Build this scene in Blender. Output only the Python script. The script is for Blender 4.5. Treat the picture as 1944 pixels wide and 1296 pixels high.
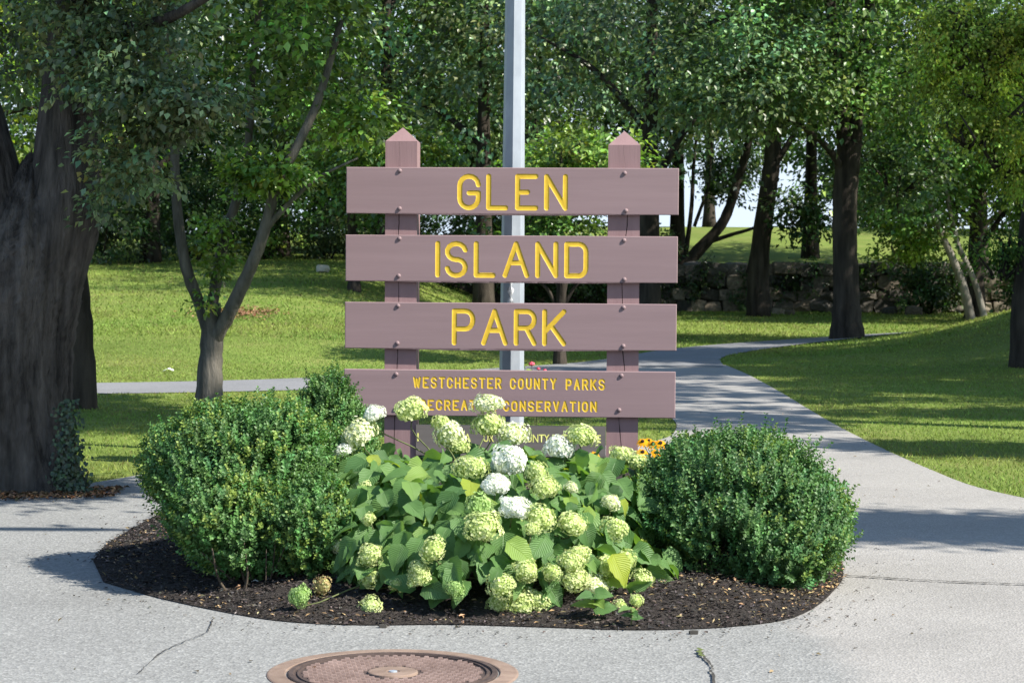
import bpy, bmesh, math, random
import numpy as np
from mathutils import Matrix, Vector

for o in list(bpy.data.objects):
    bpy.data.objects.remove(o, do_unlink=True)
scene = bpy.context.scene
COL = scene.collection
R = math.radians
rng = np.random.default_rng(7)
random.seed(7)

# ------------------------------------------------------------------ camera
CAM_H, F_PX, PITCH, ROLL = 1.30, 3940.0, R(2.08), R(0.36)
cam_data = bpy.data.cameras.new('camera')
cam_data.sensor_width = 36.0
cam_data.lens = 36.0 * F_PX / 1944.0
cam_data.clip_end = 3000.0
cam_data.clip_start = 0.05
cam_data.dof.use_dof = True
cam_data.dof.focus_distance = 10.0
cam_data.dof.aperture_fstop = 11.0
cam = bpy.data.objects.new('camera', cam_data)
COL.objects.link(cam)
_F = Vector((0, math.cos(PITCH), -math.sin(PITCH)))
_U0 = Vector((0, math.sin(PITCH), math.cos(PITCH)))
_R0 = Vector((1, 0, 0))
_R = _R0 * math.cos(ROLL) + _U0 * math.sin(ROLL)
_U = _U0 * math.cos(ROLL) - _R0 * math.sin(ROLL)
M = Matrix.Identity(4)
for i in range(3):
    M[i][0], M[i][1], M[i][2] = _R[i], _U[i], -_F[i]
M[2][3] = CAM_H
cam.matrix_world = M
scene.camera = cam

# ------------------------------------------------------------------ sky, sun, exposure
SUN_EL, SUN_AZ = R(43), R(65)          # azimuth: to the right of straight behind the camera
S = Vector((math.cos(SUN_EL) * math.sin(SUN_AZ), -math.cos(SUN_EL) * math.cos(SUN_AZ), math.sin(SUN_EL)))
world = bpy.data.worlds.new('World')
scene.world = world
world.use_nodes = True
wn = world.node_tree
wn.nodes.clear()
sky = wn.nodes.new('ShaderNodeTexSky')
sky.sky_type = 'NISHITA'
sky.sun_disc = False
sky.sun_elevation = SUN_EL
sky.sun_rotation = math.atan2(S.x, S.y)
sky.air_density = 1.0
sky.dust_density = 0.25
sky.ozone_density = 3.0
bg = wn.nodes.new('ShaderNodeBackground')
bg.inputs['Strength'].default_value = 0.13
out = wn.nodes.new('ShaderNodeOutputWorld')
cap = wn.nodes.new('ShaderNodeVectorMath')
cap.operation = 'MINIMUM'
cap.inputs[1].default_value = (3.3, 3.9, 4.6)
wn.links.new(sky.outputs[0], cap.inputs[0])
wn.links.new(cap.outputs[0], bg.inputs['Color'])
wn.links.new(bg.outputs[0], out.inputs['Surface'])
sun_data = bpy.data.lights.new('sun', 'SUN')
sun_data.energy = 5.0
sun_data.angle = R(0.53)
sun_data.color = (1.0, 0.95, 0.86)
sun = bpy.data.objects.new('sun', sun_data)
COL.objects.link(sun)
sun.rotation_euler = (-S).to_track_quat('-Z', 'Y').to_euler()
vs = scene.view_settings
vs.view_transform = 'Standard'
vs.look = 'None'
vs.gamma = 1.0
vs.use_curve_mapping = False
vs.exposure = 1.03
cy = scene.cycles
cy.max_bounces = 7
cy.diffuse_bounces = 3
cy.glossy_bounces = 2
cy.transmission_bounces = 4
cy.transparent_max_bounces = 4
cy.use_denoising = True
cy.sample_clamp_indirect = 6.0

# ------------------------------------------------------------------ helpers
def at(px, py, d):
    """world point on the photograph's sight line (px, py) at depth y = d"""
    v = _F + _R * ((px - 972.0) / F_PX) + _U * ((648.0 - py) / F_PX)
    t = d / v.y
    return Vector((v.x * t, d, CAM_H + v.z * t))

def ground(px, py, z=0.0):
    v = _F + _R * ((px - 972.0) / F_PX) + _U * ((648.0 - py) / F_PX)
    t = (z - CAM_H) / v.z
    return Vector((v.x * t, v.y * t, z))

def ray_ellipsoid(px, py, c, r):
    """where the sight line meets an ellipsoid (or passes nearest to its centre)"""
    v = (_F + _R * ((px - 972.0) / F_PX) + _U * ((648.0 - py) / F_PX)).normalized()
    o = Vector((0, 0, CAM_H))
    oo = Vector(((o[i] - c[i]) / r[i] for i in range(3)))
    vv = Vector((v[i] / r[i] for i in range(3)))
    a, b, cc = vv.dot(vv), oo.dot(vv), oo.dot(oo) - 1
    disc = b * b - a * cc
    t = (-b - math.sqrt(disc)) / a if disc > 0 else -b / a
    return o + v * t

def link(name, me, mat=None, parent=None, loc=None):
    o = bpy.data.objects.new(name, me)
    COL.objects.link(o)
    if mat is not None and me is not None and not me.materials:
        me.materials.append(mat)
    if parent is not None:
        o.parent = parent
    if loc is not None:
        o.location = loc
    return o

def empty(name, loc=(0, 0, 0)):
    o = bpy.data.objects.new(name, None)
    o.empty_display_size = 0.1
    COL.objects.link(o)
    o.location = loc
    return o

def tag(o, label=None, cat=None, group=None, kind=None):
    if label: o['label'] = label
    if cat: o['category'] = cat
    if group: o['group'] = group
    if kind: o['kind'] = kind
    return o

def pymesh(name, V, Fc, smooth=False):
    me = bpy.data.meshes.new(name)
    me.from_pydata([tuple(v) for v in V], [], [tuple(f) for f in Fc])
    if smooth:
        me.polygons.foreach_set('use_smooth', [True] * len(me.polygons))
    me.update()
    return me

def npmesh(name, V, Fc, tint=None, smooth=False):
    V = np.asarray(V, dtype=np.float32)
    Fc = np.asarray(Fc, dtype=np.int32)
    n, k = Fc.shape
    me = bpy.data.meshes.new(name)
    me.vertices.add(len(V))
    me.vertices.foreach_set('co', V.ravel())
    me.loops.add(n * k)
    me.loops.foreach_set('vertex_index', Fc.ravel())
    me.polygons.add(n)
    me.polygons.foreach_set('loop_start', np.arange(0, n * k, k, dtype=np.int32))
    if smooth:
        me.polygons.foreach_set('use_smooth', np.ones(n, dtype=bool))
    if tint is not None:
        a = me.attributes.new('tint', 'FLOAT_COLOR', 'POINT')
        c = np.ones((len(V), 4), dtype=np.float32)
        c[:, :3] = np.clip(tint, 0.0, 1.0)
        a.data.foreach_set('color', c.ravel())
    me.update(calc_edges=True)
    return me

class MB:
    """collects boxes, tubes and lathes into one mesh"""
    def __init__(self): self.V, self.F = [], []
    def add(self, V, Fc):
        b = len(self.V)
        self.V += [tuple(v) for v in V]
        self.F += [tuple(i + b for i in f) for f in Fc]
    def box(self, x0, x1, y0, y1, z0, z1):
        self.add([(x, y, z) for z in (z0, z1) for y in (y0, y1) for x in (x0, x1)],
                 [(0, 2, 3, 1), (4, 5, 7, 6), (0, 1, 5, 4), (2, 6, 7, 3), (0, 4, 6, 2), (1, 3, 7, 5)])
    def tube(self, pts, radii, sides=8):
        V, Fc = tube(pts, radii, sides)
        self.add(V, Fc)
    def lathe(self, prof, n=32, c=(0, 0, 0)):
        V, Fc = [], []
        for r, z in prof:
            for k in range(n):
                a = 2 * math.pi * k / n
                V.append((c[0] + r * math.cos(a), c[1] + r * math.sin(a), c[2] + z))
        for i in range(len(prof) - 1):
            for k in range(n):
                k2 = (k + 1) % n
                Fc.append((i * n + k, i * n + k2, (i + 1) * n + k2, (i + 1) * n + k))
        self.add(V, Fc)
    def build(self, name, mat, parent=None, smooth=False, loc=None):
        return link(name, pymesh(name, self.V, self.F, smooth), mat, parent, loc)

def tube(pts, radii, sides=8):
    pts = [Vector(p) for p in pts]
    V, Fc = [], []
    n = len(pts)
    ref = Vector((0.123, 1, 0.07)).normalized()
    for i, p in enumerate(pts):
        t = (pts[min(i + 1, n - 1)] - pts[max(i - 1, 0)]).normalized()
        a = t.cross(ref)
        if a.length < 1e-3:
            a = t.cross(Vector((1, 0, 0)))
        a.normalize()
        b = t.cross(a)
        for k in range(sides):
            an = 2 * math.pi * k / sides
            V.append(p + (a * math.cos(an) + b * math.sin(an)) * radii[i])
    for i in range(n - 1):
        for k in range(sides):
            k2 = (k + 1) % sides
            Fc.append((i * sides + k, i * sides + k2, (i + 1) * sides + k2, (i + 1) * sides + k))
    Fc.append(tuple(reversed(range(sides))))
    Fc.append(tuple((n - 1) * sides + k for k in range(sides)))
    return V, Fc

def spline(pts, n):
    """Catmull-Rom through points (any dimension)"""
    P = np.array([tuple(p) for p in pts], dtype=float)
    P = np.vstack([2 * P[0] - P[1], P, 2 * P[-1] - P[-2]])
    m = len(P) - 3
    outp = []
    for s in np.linspace(0, m, n):
        i = min(int(s), m - 1)
        t = s - i
        p0, p1, p2, p3 = P[i:i + 4]
        outp.append(0.5 * ((2 * p1) + (-p0 + p2) * t + (2 * p0 - 5 * p1 + 4 * p2 - p3) * t * t + (-p0 + 3 * p1 - 3 * p2 + p3) * t ** 3))
    return np.array(outp)

def unit(A):
    return A / np.maximum(np.linalg.norm(A, axis=1, keepdims=True), 1e-9)

def leaf_arrays(C, D, N, L, W, tint, fold=0.25, wide=0.45):
    """one folded pointed leaf (two triangles) per row"""
    n = len(C)
    D = unit(D)
    Sd = unit(np.cross(D, N))
    Nn = np.cross(Sd, D)
    L = np.broadcast_to(np.asarray(L, float), (n,))[:, None]
    W = np.broadcast_to(np.asarray(W, float), (n,))[:, None]
    mid = C + D * L * wide + Nn * W * fold
    V = np.stack([C, mid + Sd * W * .5, C + D * L - Nn * L * 0.08, mid - Sd * W * .5], axis=1).reshape(-1, 3)
    b = np.arange(n)[:, None] * 4
    Fc = np.concatenate([b + np.array([[0, 2, 1]]), b + np.array([[0, 3, 2]])], axis=1).reshape(-1, 3)
    return V, Fc, np.repeat(tint, 4, axis=0)

def tints(n, base, var=0.25, hue=0.12):
    base = np.array(base)
    k = np.exp(rng.normal(0, var, (n, 1)))
    h = 1 + rng.normal(0, hue, (n, 3)) * np.array([1.0, 0.4, 0.8])
    return np.clip(base * k * h, 0.004, 0.9)

# ------------------------------------------------------------------ materials
def new_mat(name):
    m = bpy.data.materials.new(name)
    m.use_nodes = True
    nt = m.node_tree
    for nd in list(nt.nodes):
        nt.nodes.remove(nd)
    return m, nt, nt.nodes, nt.links

def N(nodes, typ, **kw):
    nd = nodes.new(typ)
    for k, v in kw.items():
        if k in nd.inputs: nd.inputs[k].default_value = v
        else: setattr(nd, k, v)
    return nd

def ramp(nodes, stops):
    r = nodes.new('ShaderNodeValToRGB')
    el = r.color_ramp.elements
    while len(el) > 1: el.remove(el[0])
    el[0].position = stops[0][0]
    el[0].color = (*stops[0][1], 1)
    for p, c in stops[1:]:
        e = el.new(p)
        e.color = (*c, 1)
    return r

def leaf_mat(name, rough=0.5, spec=0.35, trans=0.32, gain=(1.25, 1.35, 0.7)):
    m, nt, nd, lk = new_mat(name)
    a = N(nd, 'ShaderNodeAttribute', attribute_name='tint')
    p = N(nd, 'ShaderNodeBsdfPrincipled', Roughness=rough)
    p.inputs['Specular IOR Level'].default_value = spec
    t = nd.new('ShaderNodeBsdfTranslucent')
    mul = N(nd, 'ShaderNodeMix', data_type='RGBA', blend_type='MULTIPLY')
    mul.inputs['Factor'].default_value = 1
    mul.inputs['B'].default_value = (*gain, 1)
    lk.new(a.outputs['Color'], mul.inputs['A'])
    lk.new(a.outputs['Color'], p.inputs['Base Color'])
    lk.new(mul.outputs['Result'], t.inputs['Color'])
    mx = N(nd, 'ShaderNodeMixShader')
    mx.inputs[0].default_value = trans
    lk.new(p.outputs[0], mx.inputs[1])
    lk.new(t.outputs[0], mx.inputs[2])
    o = nd.new('ShaderNodeOutputMaterial')
    lk.new(mx.outputs[0], o.inputs['Surface'])
    return m

def noise_mat(name, stops, scale=5.0, detail=6.0, rough=0.85, bump=0.0, bump_scale=None, bdist=0.01, spec=0.3,
              stretch=(1, 1, 1), second=None, metallic=0.0, coord='Object', rough_n=0.6):
    """colour from one or two noises, relief from another; second = (scale, dark, light)"""
    m, nt, nd, lk = new_mat(name)
    tc = nd.new('ShaderNodeTexCoord')
    mp = nd.new('ShaderNodeMapping')
    mp.inputs['Scale'].default_value = stretch
    lk.new(tc.outputs[coord], mp.inputs['Vector'])
    n1 = N(nd, 'ShaderNodeTexNoise', Scale=scale, Detail=detail, Roughness=rough_n)
    lk.new(mp.outputs[0], n1.inputs['Vector'])
    r = ramp(nd, stops)
    lk.new(n1.outputs['Fac'], r.inputs['Fac'])
    colr = r.outputs['Color']
    if second:
        n2 = N(nd, 'ShaderNodeTexNoise', Scale=second[0], Detail=3.0)
        lk.new(mp.outputs[0], n2.inputs['Vector'])
        r2 = ramp(nd, [(0.3, (second[1],) * 3), (0.7, (second[2],) * 3)])
        lk.new(n2.outputs['Fac'], r2.inputs['Fac'])
        mul = N(nd, 'ShaderNodeMix', data_type='RGBA', blend_type='MULTIPLY')
        mul.inputs['Factor'].default_value = 1
        lk.new(colr, mul.inputs['A'])
        lk.new(r2.outputs['Color'], mul.inputs['B'])
        colr = mul.outputs['Result']
    p = N(nd, 'ShaderNodeBsdfPrincipled', Roughness=rough, Metallic=metallic)
    p.inputs['Specular IOR Level'].default_value = spec
    lk.new(colr, p.inputs['Base Color'])
    if bump > 0:
        nb = N(nd, 'ShaderNodeTexNoise', Scale=bump_scale or scale * 3, Detail=5.0, Roughness=0.65)
        lk.new(mp.outputs[0], nb.inputs['Vector'])
        bp = N(nd, 'ShaderNodeBump', Strength=bump, Distance=bdist)
        lk.new(nb.outputs['Fac'], bp.inputs['Height'])
        lk.new(bp.outputs[0], p.inputs['Normal'])
    o = nd.new('ShaderNodeOutputMaterial')
    lk.new(p.outputs[0], o.inputs['Surface'])
    return m

def bark_mat(name, dark, light, scale=9.0, bump=0.8):
    return noise_mat(name, [(0.32, dark), (0.72, light)], scale=scale, detail=10, rough=0.95, bump=bump, bump_scale=scale * 2.2,
                     bdist=0.045, spec=0.15, stretch=(1, 1, 0.16), second=(2.2, 0.65, 1.15))

M_LEAF = leaf_mat('leaf_foliage', rough=0.36, spec=0.55, trans=0.28)
M_LEAF_SOFT = leaf_mat('feathery_foliage', rough=0.6, spec=0.25, trans=0.48)
M_BOX = leaf_mat('boxwood_leaf', rough=0.45, spec=0.30, trans=0.26)
M_GRASSB = leaf_mat('grass_blade', rough=0.6, spec=0.2, trans=0.30, gain=(1.2, 1.2, 0.8))
M_PETAL = leaf_mat('petal', rough=0.75, spec=0.15, trans=0.30, gain=(1.0, 1.03, 0.85))
M_CHIP = leaf_mat('bark_chip', rough=0.9, spec=0.15, trans=0.0)
M_BARK_BIG = bark_mat('bark_old', (0.030, 0.027, 0.024), (0.150, 0.132, 0.115), 16, 1.0)
M_BARK = bark_mat('bark_grey', (0.06, 0.055, 0.045), (0.21, 0.19, 0.16), 10, 0.8)
M_BARK_DARK = bark_mat('bark_dark', (0.018, 0.015, 0.012), (0.075, 0.062, 0.05), 8, 0.7)
M_BARK_PALE = bark_mat('bark_pale', (0.12, 0.105, 0.085), (0.32, 0.29, 0.25), 8, 0.5)
M_STEM = noise_mat('green_stem', [(0.3, (0.06, 0.075, 0.025)), (0.7, (0.14, 0.16, 0.06))], 20, rough=0.7)
M_TWIG = noise_mat('woody_stem', [(0.3, (0.035, 0.028, 0.02)), (0.7, (0.10, 0.078, 0.055))], 30, rough=0.9)

# ------------------------------------------------------------------ terrain
def sstep(a, b, x):
    t = np.clip((x - a) / (b - a), 0, 1)
    return t * t * (3 - 2 * t)

def T(x, y):
    x = np.asarray(x, float); y = np.asarray(y, float)
    left = 1 - sstep(-4.0, 0.6, x)
    z = left * np.clip(y - 25.5, 0, 60) * 0.062 * sstep(25.5, 31, y)
    z = z - left * np.clip(y - 47, 0, 40) * 0.03
    right = sstep(-4.0, 0.6, x)
    z = z + right * 0.18 * sstep(36, 50, y)
    z = z + right * (1.14 * sstep(52.9, 53.6, y) + 1.45 * sstep(54, 76, y))          # bank behind the stone wall
    z = z + 0.98 * np.exp(-(((x - 9.5) / 2.7) ** 2 + ((y - 31.5) / 5.0) ** 2))        # mound on the right
    z = z - 12 * sstep(86, 190, y)
    return z

# polygons of the paved areas (x, y on the ground)
def gp(lst): return [(ground(a, b).x, ground(a, b).y) for a, b in lst]

bed_front = gp([(196, 1108), (300, 1138), (430, 1166), (540, 1183), (680, 1190), (850, 1189), (1000, 1193), (1180, 1199),
                (1300, 1198), (1400, 1192), (1490, 1180), (1545, 1158), (1580, 1128), (1601, 1092)])
BED = spline(bed_front + [(1.52, 9.8), (1.46, 11.2), (1.25, 13.0), (0.6, 14.1), (-0.3, 14.3), (-1.2, 13.4), (-1.72, 11.6), (-1.86, 9.8),
                          (-1.82, 9.0)], 130)
# lawn behind the bed and left of the path; front edge follows the road
def inside(poly, x, y):
    poly = np.asarray(poly)
    res = np.zeros(np.shape(x), bool)
    x1, y1 = poly[:, 0], poly[:, 1]
    x2, y2 = np.roll(x1, -1), np.roll(y1, -1)
    for a, b, c, d in zip(x1, y1, x2, y2):
        if b == d: continue
        cond = ((b > y) != (d > y)) & (x < (c - a) * (y - b) / (d - b) + a)
        res ^= cond
    return res

LAWN_EDGE = spline([(-60, 6.0), (-12, 8.6), (-5, 10.4), (-2.9, 11.3), (-2.45, 12.3), (-2.05, 13.1), (-1.2, 13.9), (0.2, 14.7), (1.05, 15.4), (1.34, 16.8), (1.38, 18.5)], 60)
PATH_L, PATH_R = 1.38, 2.76
path_l_near = [(-60, 12.5), (-20, 18.0), (-8.0, 20.0), (-4.2, 20.6), (-1.8, 21.7), (0.5, 23.6), (1.38, 24.6)]
path_l_far = [(1.38, 29.2), (0.5, 27.3), (-1.8, 24.3), (-4.2, 22.6), (-8.0, 21.9), (-20, 20.2), (-60, 14.8)]
LEFT_PATH = np.vstack([spline(path_l_near, 40), spline(path_l_far, 40)])
far_c = spline([(2.07, 27.0), (2.5, 30.5), (4.2, 34.3), (6.8, 37.6), (9.6, 39.6), (13, 40.8), (22, 43)], 40)
tn = np.gradient(far_c, axis=0)
tn /= np.linalg.norm(tn, axis=1, keepdims=True)
nrm = np.stack([-tn[:, 1], tn[:, 0]], axis=1)
FAR_L, FAR_R = far_c + nrm * 0.68, far_c - nrm * 0.68
FAR_PATH = np.vstack([FAR_L, FAR_R[::-1]])
right_edge = spline([(60, 3.0), (14, 6.2), (6, 9.0), (3.6, 10.55), (2.86, 11.9), (2.70, 13.6), (2.68, 17), (2.80, 21.5), (2.86, 25), (2.84, 27.5)], 60)

def is_paved(x, y):
    p = inside(LEFT_PATH, x, y) | inside(FAR_PATH, x, y)
    main = np.vstack([LAWN_EDGE, np.array([[1.38, 29.5], [2.84, 27.5]]), right_edge[::-1], np.array([[60, -40], [-60, -40]])])
    return p | inside(main, x, y)

xs = np.concatenate([np.arange(-140, -24, 6.0), np.arange(-24, 24.01, 0.5), np.arange(30, 141, 6.0)])
ys = np.concatenate([np.arange(-40, 8, 4.0), np.arange(8, 60.01, 0.5), np.arange(62, 100, 3.0), np.arange(110, 700, 40.0)])
GX, GY = np.meshgrid(xs, ys)
GZ = T(GX, GY)
V = np.stack([GX, GY, GZ], axis=-1).reshape(-1, 3)
nx, ny = len(xs), len(ys)
idx = np.arange(nx * ny).reshape(ny, nx)
Fq = np.stack([idx[:-1, :-1], idx[:-1, 1:], idx[1:, 1:], idx[1:, :-1]], axis=-1).reshape(-1, 4)
M_LAWN = noise_mat('lawn', [(0.25, (0.105, 0.155, 0.030)), (0.5, (0.155, 0.205, 0.045)), (0.75, (0.215, 0.220, 0.070))], scale=0.9, detail=9,
                   rough=0.95, bump=0.9, bump_scale=24, bdist=0.03, spec=0.1, second=(0.25, 0.8, 1.2), rough_n=0.7)
lawn = tag(link('ground', npmesh('ground', V, Fq, smooth=True), M_LAWN), 'green mown park lawn rising to a grassy hill', kind='structure')

def asphalt(name, a, b, scale, grain, second, bump):
    m, nt, nd, lk = new_mat(name)
    tc = nd.new('ShaderNodeTexCoord')
    n1 = N(nd, 'ShaderNodeTexNoise', Scale=scale, Detail=8.0, Roughness=0.75)
    lk.new(tc.outputs['Object'], n1.inputs['Vector'])
    r = ramp(nd, [(0.28, a), (0.72, b)])
    lk.new(n1.outputs['Fac'], r.inputs['Fac'])
    vo = N(nd, 'ShaderNodeTexVoronoi', Scale=95.0)
    lk.new(tc.outputs['Object'], vo.inputs['Vector'])
    hs = ramp(nd, [(0.0, (1 - grain,) * 3), (1.0, (1 + grain,) * 3)])
    sp = nd.new('ShaderNodeSeparateColor')
    lk.new(vo.outputs['Color'], sp.inputs[0])
    lk.new(sp.outputs[0], hs.inputs['Fac'])
    m1 = N(nd, 'ShaderNodeMix', data_type='RGBA', blend_type='MULTIPLY')
    m1.inputs['Factor'].default_value = 1
    lk.new(r.outputs['Color'], m1.inputs['A']); lk.new(hs.outputs['Color'], m1.inputs['B'])
    n2 = N(nd, 'ShaderNodeTexNoise', Scale=1.1, Detail=5.0, Roughness=0.6)
    lk.new(tc.outputs['Object'], n2.inputs['Vector'])
    r2 = ramp(nd, [(0.3, (second[0],) * 3), (0.7, (second[1],) * 3)])
    lk.new(n2.outputs['Fac'], r2.inputs['Fac'])
    m2 = N(nd, 'ShaderNodeMix', data_type='RGBA', blend_type='MULTIPLY')
    m2.inputs['Factor'].default_value = 1
    lk.new(m1.outputs['Result'], m2.inputs['A']); lk.new(r2.outputs['Color'], m2.inputs['B'])
    p = N(nd, 'ShaderNodeBsdfPrincipled', Roughness=0.9)
    p.inputs['Specular IOR Level'].default_value = 0.2
    lk.new(m2.outputs['Result'], p.inputs['Base Color'])
    bp = N(nd, 'ShaderNodeBump', Strength=bump, Distance=0.006)
    lk.new(vo.outputs['Distance'], bp.inputs['Height'])
    lk.new(bp.outputs[0], p.inputs['Normal'])
    o = nd.new('ShaderNodeOutputMaterial')
    lk.new(p.outputs[0], o.inputs['Surface'])
    return m

def mix_asphalt(name):
    """grainy old road surface on the left and front, smoother pale surfacing to the right of a ragged line"""
    m, nt, nd, lk = new_mat(name)
    tc = nd.new('ShaderNodeTexCoord')
    sepx = nd.new('ShaderNodeSeparateXYZ')
    lk.new(tc.outputs['Object'], sepx.inputs[0])
    nz = N(nd, 'ShaderNodeTexNoise', Scale=2.2, Detail=7.0, Roughness=0.6)
    lk.new(tc.outputs['Object'], nz.inputs['Vector'])
    def math_(op, a, b):
        q = N(nd, 'ShaderNodeMath', operation=op)
        for i, v in enumerate((a, b)):
            if isinstance(v, (int, float)): q.inputs[i].default_value = v
            else: lk.new(v, q.inputs[i])
        return q.outputs[0]
    lin = math_('ADD', sepx.outputs['X'], math_('MULTIPLY', sepx.outputs['Y'], 0.12))
    lin = math_('ADD', lin, math_('MULTIPLY', math_('SUBTRACT', nz.outputs['Fac'], 0.5), 0.55))
    mr = N(nd, 'ShaderNodeMapRange', interpolation_type='SMOOTHSTEP')
    mr.inputs['From Min'].default_value = 1.86; mr.inputs['From Max'].default_value = 2.06
    lk.new(lin, mr.inputs['Value'])
    def surf(a, b, scale, grain):
        n1 = N(nd, 'ShaderNodeTexNoise', Scale=scale, Detail=8.0, Roughness=0.75)
        lk.new(tc.outputs['Object'], n1.inputs['Vector'])
        r = ramp(nd, [(0.28, a), (0.72, b)])
        lk.new(n1.outputs['Fac'], r.inputs['Fac'])
        hs = ramp(nd, [(0.0, (1 - grain,) * 3), (0.86, (1 + grain * .6,) * 3), (1.0, (1 + grain * 1.8,) * 3)])
        lk.new(sp.outputs[0], hs.inputs['Fac'])
        m1 = N(nd, 'ShaderNodeMix', data_type='RGBA', blend_type='MULTIPLY')
        m1.inputs['Factor'].default_value = 1
        lk.new(r.outputs['Color'], m1.inputs['A']); lk.new(hs.outputs['Color'], m1.inputs['B'])
        return m1.outputs['Result']
    vo = N(nd, 'ShaderNodeTexVoronoi', Scale=105.0)
    lk.new(tc.outputs['Object'], vo.inputs['Vector'])
    sp = nd.new('ShaderNodeSeparateColor')
    lk.new(vo.outputs['Color'], sp.inputs[0])
    ca = surf((0.182, 0.182, 0.175), (0.262, 0.262, 0.252), 30, 0.20)
    cb = surf((0.258, 0.246, 0.230), (0.318, 0.305, 0.287), 26, 0.10)
    mx = N(nd, 'ShaderNodeMix', data_type='RGBA')
    lk.new(mr.outputs[0], mx.inputs['Factor']); lk.new(ca, mx.inputs['A']); lk.new(cb, mx.inputs['B'])
    n2 = N(nd, 'ShaderNodeTexNoise', Scale=0.9, Detail=6.0, Roughness=0.65)
    lk.new(tc.outputs['Object'], n2.inputs['Vector'])
    r2 = ramp(nd, [(0.3, (0.86,) * 3), (0.5, (1.0,) * 3), (0.72, (1.08,) * 3)])
    lk.new(n2.outputs['Fac'], r2.inputs['Fac'])
    m2 = N(nd, 'ShaderNodeMix', data_type='RGBA', blend_type='MULTIPLY')
    m2.inputs['Factor'].default_value = 1
    lk.new(mx.outputs['Result'], m2.inputs['A']); lk.new(r2.outputs['Color'], m2.inputs['B'])
    p = N(nd, 'ShaderNodeBsdfPrincipled', Roughness=0.9)
    p.inputs['Specular IOR Level'].default_value = 0.2
    lk.new(m2.outputs['Result'], p.inputs['Base Color'])
    bp = N(nd, 'ShaderNodeBump', Strength=0.5, Distance=0.005)
    lk.new(vo.outputs['Distance'], bp.inputs['Height'])
    lk.new(bp.outputs[0], p.inputs['Normal'])
    o = nd.new('ShaderNodeOutputMaterial')
    lk.new(p.outputs[0], o.inputs['Surface'])
    return m
M_ROAD = mix_asphalt('road_asphalt')
M_PATHFAR = asphalt('left_path_asphalt', (0.16, 0.16, 0.165), (0.24, 0.24, 0.245), 30, 0.10, (0.9, 1.08), 0.25)

def flat_poly(name, pts, z, mat, kind='structure', label=None, parent=None):
    bm = bmesh.new()
    vs_ = [bm.verts.new((p[0], p[1], z)) for p in pts]
    bm.faces.new(vs_)
    bmesh.ops.triangulate(bm, faces=bm.faces[:])
    for f in bm.faces:
        if f.normal.z < 0: f.normal_flip()
    me = bpy.data.meshes.new(name)
    bm.to_mesh(me); bm.free()
    return tag(link(name, me, mat, parent), label, kind=kind)

# road in front and footpath on the right: one sheet
road_pts = [tuple(p) for p in LAWN_EDGE] + [(1.38, 29.2), (2.84, 27.5)] + [tuple(p) for p in right_edge[::-1]] + [(60, -40), (-60, -40)]
flat_poly('road', road_pts, 0.006, M_ROAD, label='grey asphalt road in front of the bed with a pale footpath running back on the right')
flat_poly('side_path', [tuple(p) for p in LEFT_PATH], 0.0075, M_PATHFAR, label='grey asphalt path crossing behind the sign to the left')
Vf, Ff = [], []
for i in range(len(far_c)):
    for j in range(5):
        p = FAR_L[i] * (1 - j / 4) + FAR_R[i] * (j / 4)
        Vf.append((p[0], p[1], float(T(p[0], p[1])) + 0.009 + 0.016 * float(sstep(29, 34, p[1]))))
for i in range(len(far_c) - 1):
    for j in range(4):
        a = i * 5 + j
        Ff.append((a, a + 1, a + 6, a + 5))
tag(link('far_path', pymesh('far_path', Vf, Ff, True), M_PATHFAR), 'asphalt path bending right below the stone wall', kind='structure')

# joint and cracks in the paving: recessed dark strips
M_CRACK = noise_mat('crack_dirt', [(0.3, (0.03, 0.028, 0.025)), (0.7, (0.075, 0.068, 0.06))], 60, rough=1.0)
M_MOSS = noise_mat('moss', [(0.3, (0.05, 0.08, 0.02)), (0.7, (0.14, 0.16, 0.05))], 60, rough=1.0)
def crack(pix, width, seed, z=0.0125, mat=None, n=40):
    r_ = np.random.default_rng(seed)
    c = spline([(ground(a, b).x, ground(a, b).y) for a, b in pix], n)
    t = np.gradient(c, axis=0); t /= np.linalg.norm(t, axis=1, keepdims=True)
    nn = np.stack([-t[:, 1], t[:, 0]], axis=1)
    c = c + nn * r_.normal(0, width * 0.55, (n, 1))
    w = width * (0.25 + 0.9 * r_.random((n, 1)))
    w[0] = w[-1] = width * .1
    Vc = [(*p, z) for p in c + nn * w] + [(*p, z) for p in c - nn * w]
    Fc = [(i, i + 1, n + i + 1, n + i) for i in range(n - 1)]
    me = pymesh('crack', Vc, Fc)
    me.flip_normals() if False else None
    return tag(link('paving_crack', me, mat or M_CRACK), 'dark crack line in the asphalt paving', kind='structure')
crack([(1596, 1096), (1680, 1101), (1760, 1106), (1850, 1110), (1960, 1114)], 0.011, 1, n=60)
crack([(1328, 1238), (1336, 1252), (1350, 1268), (1352, 1282), (1356, 1310)], 0.0055, 2)
crack([(405, 1180), (392, 1205), (352, 1222), (305, 1245), (262, 1285)], 0.0028, 3)
crack([(1326, 1236), (1330, 1246), (1334, 1253)], 0.008, 4, z=0.0145, mat=M_MOSS, n=12)

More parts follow.
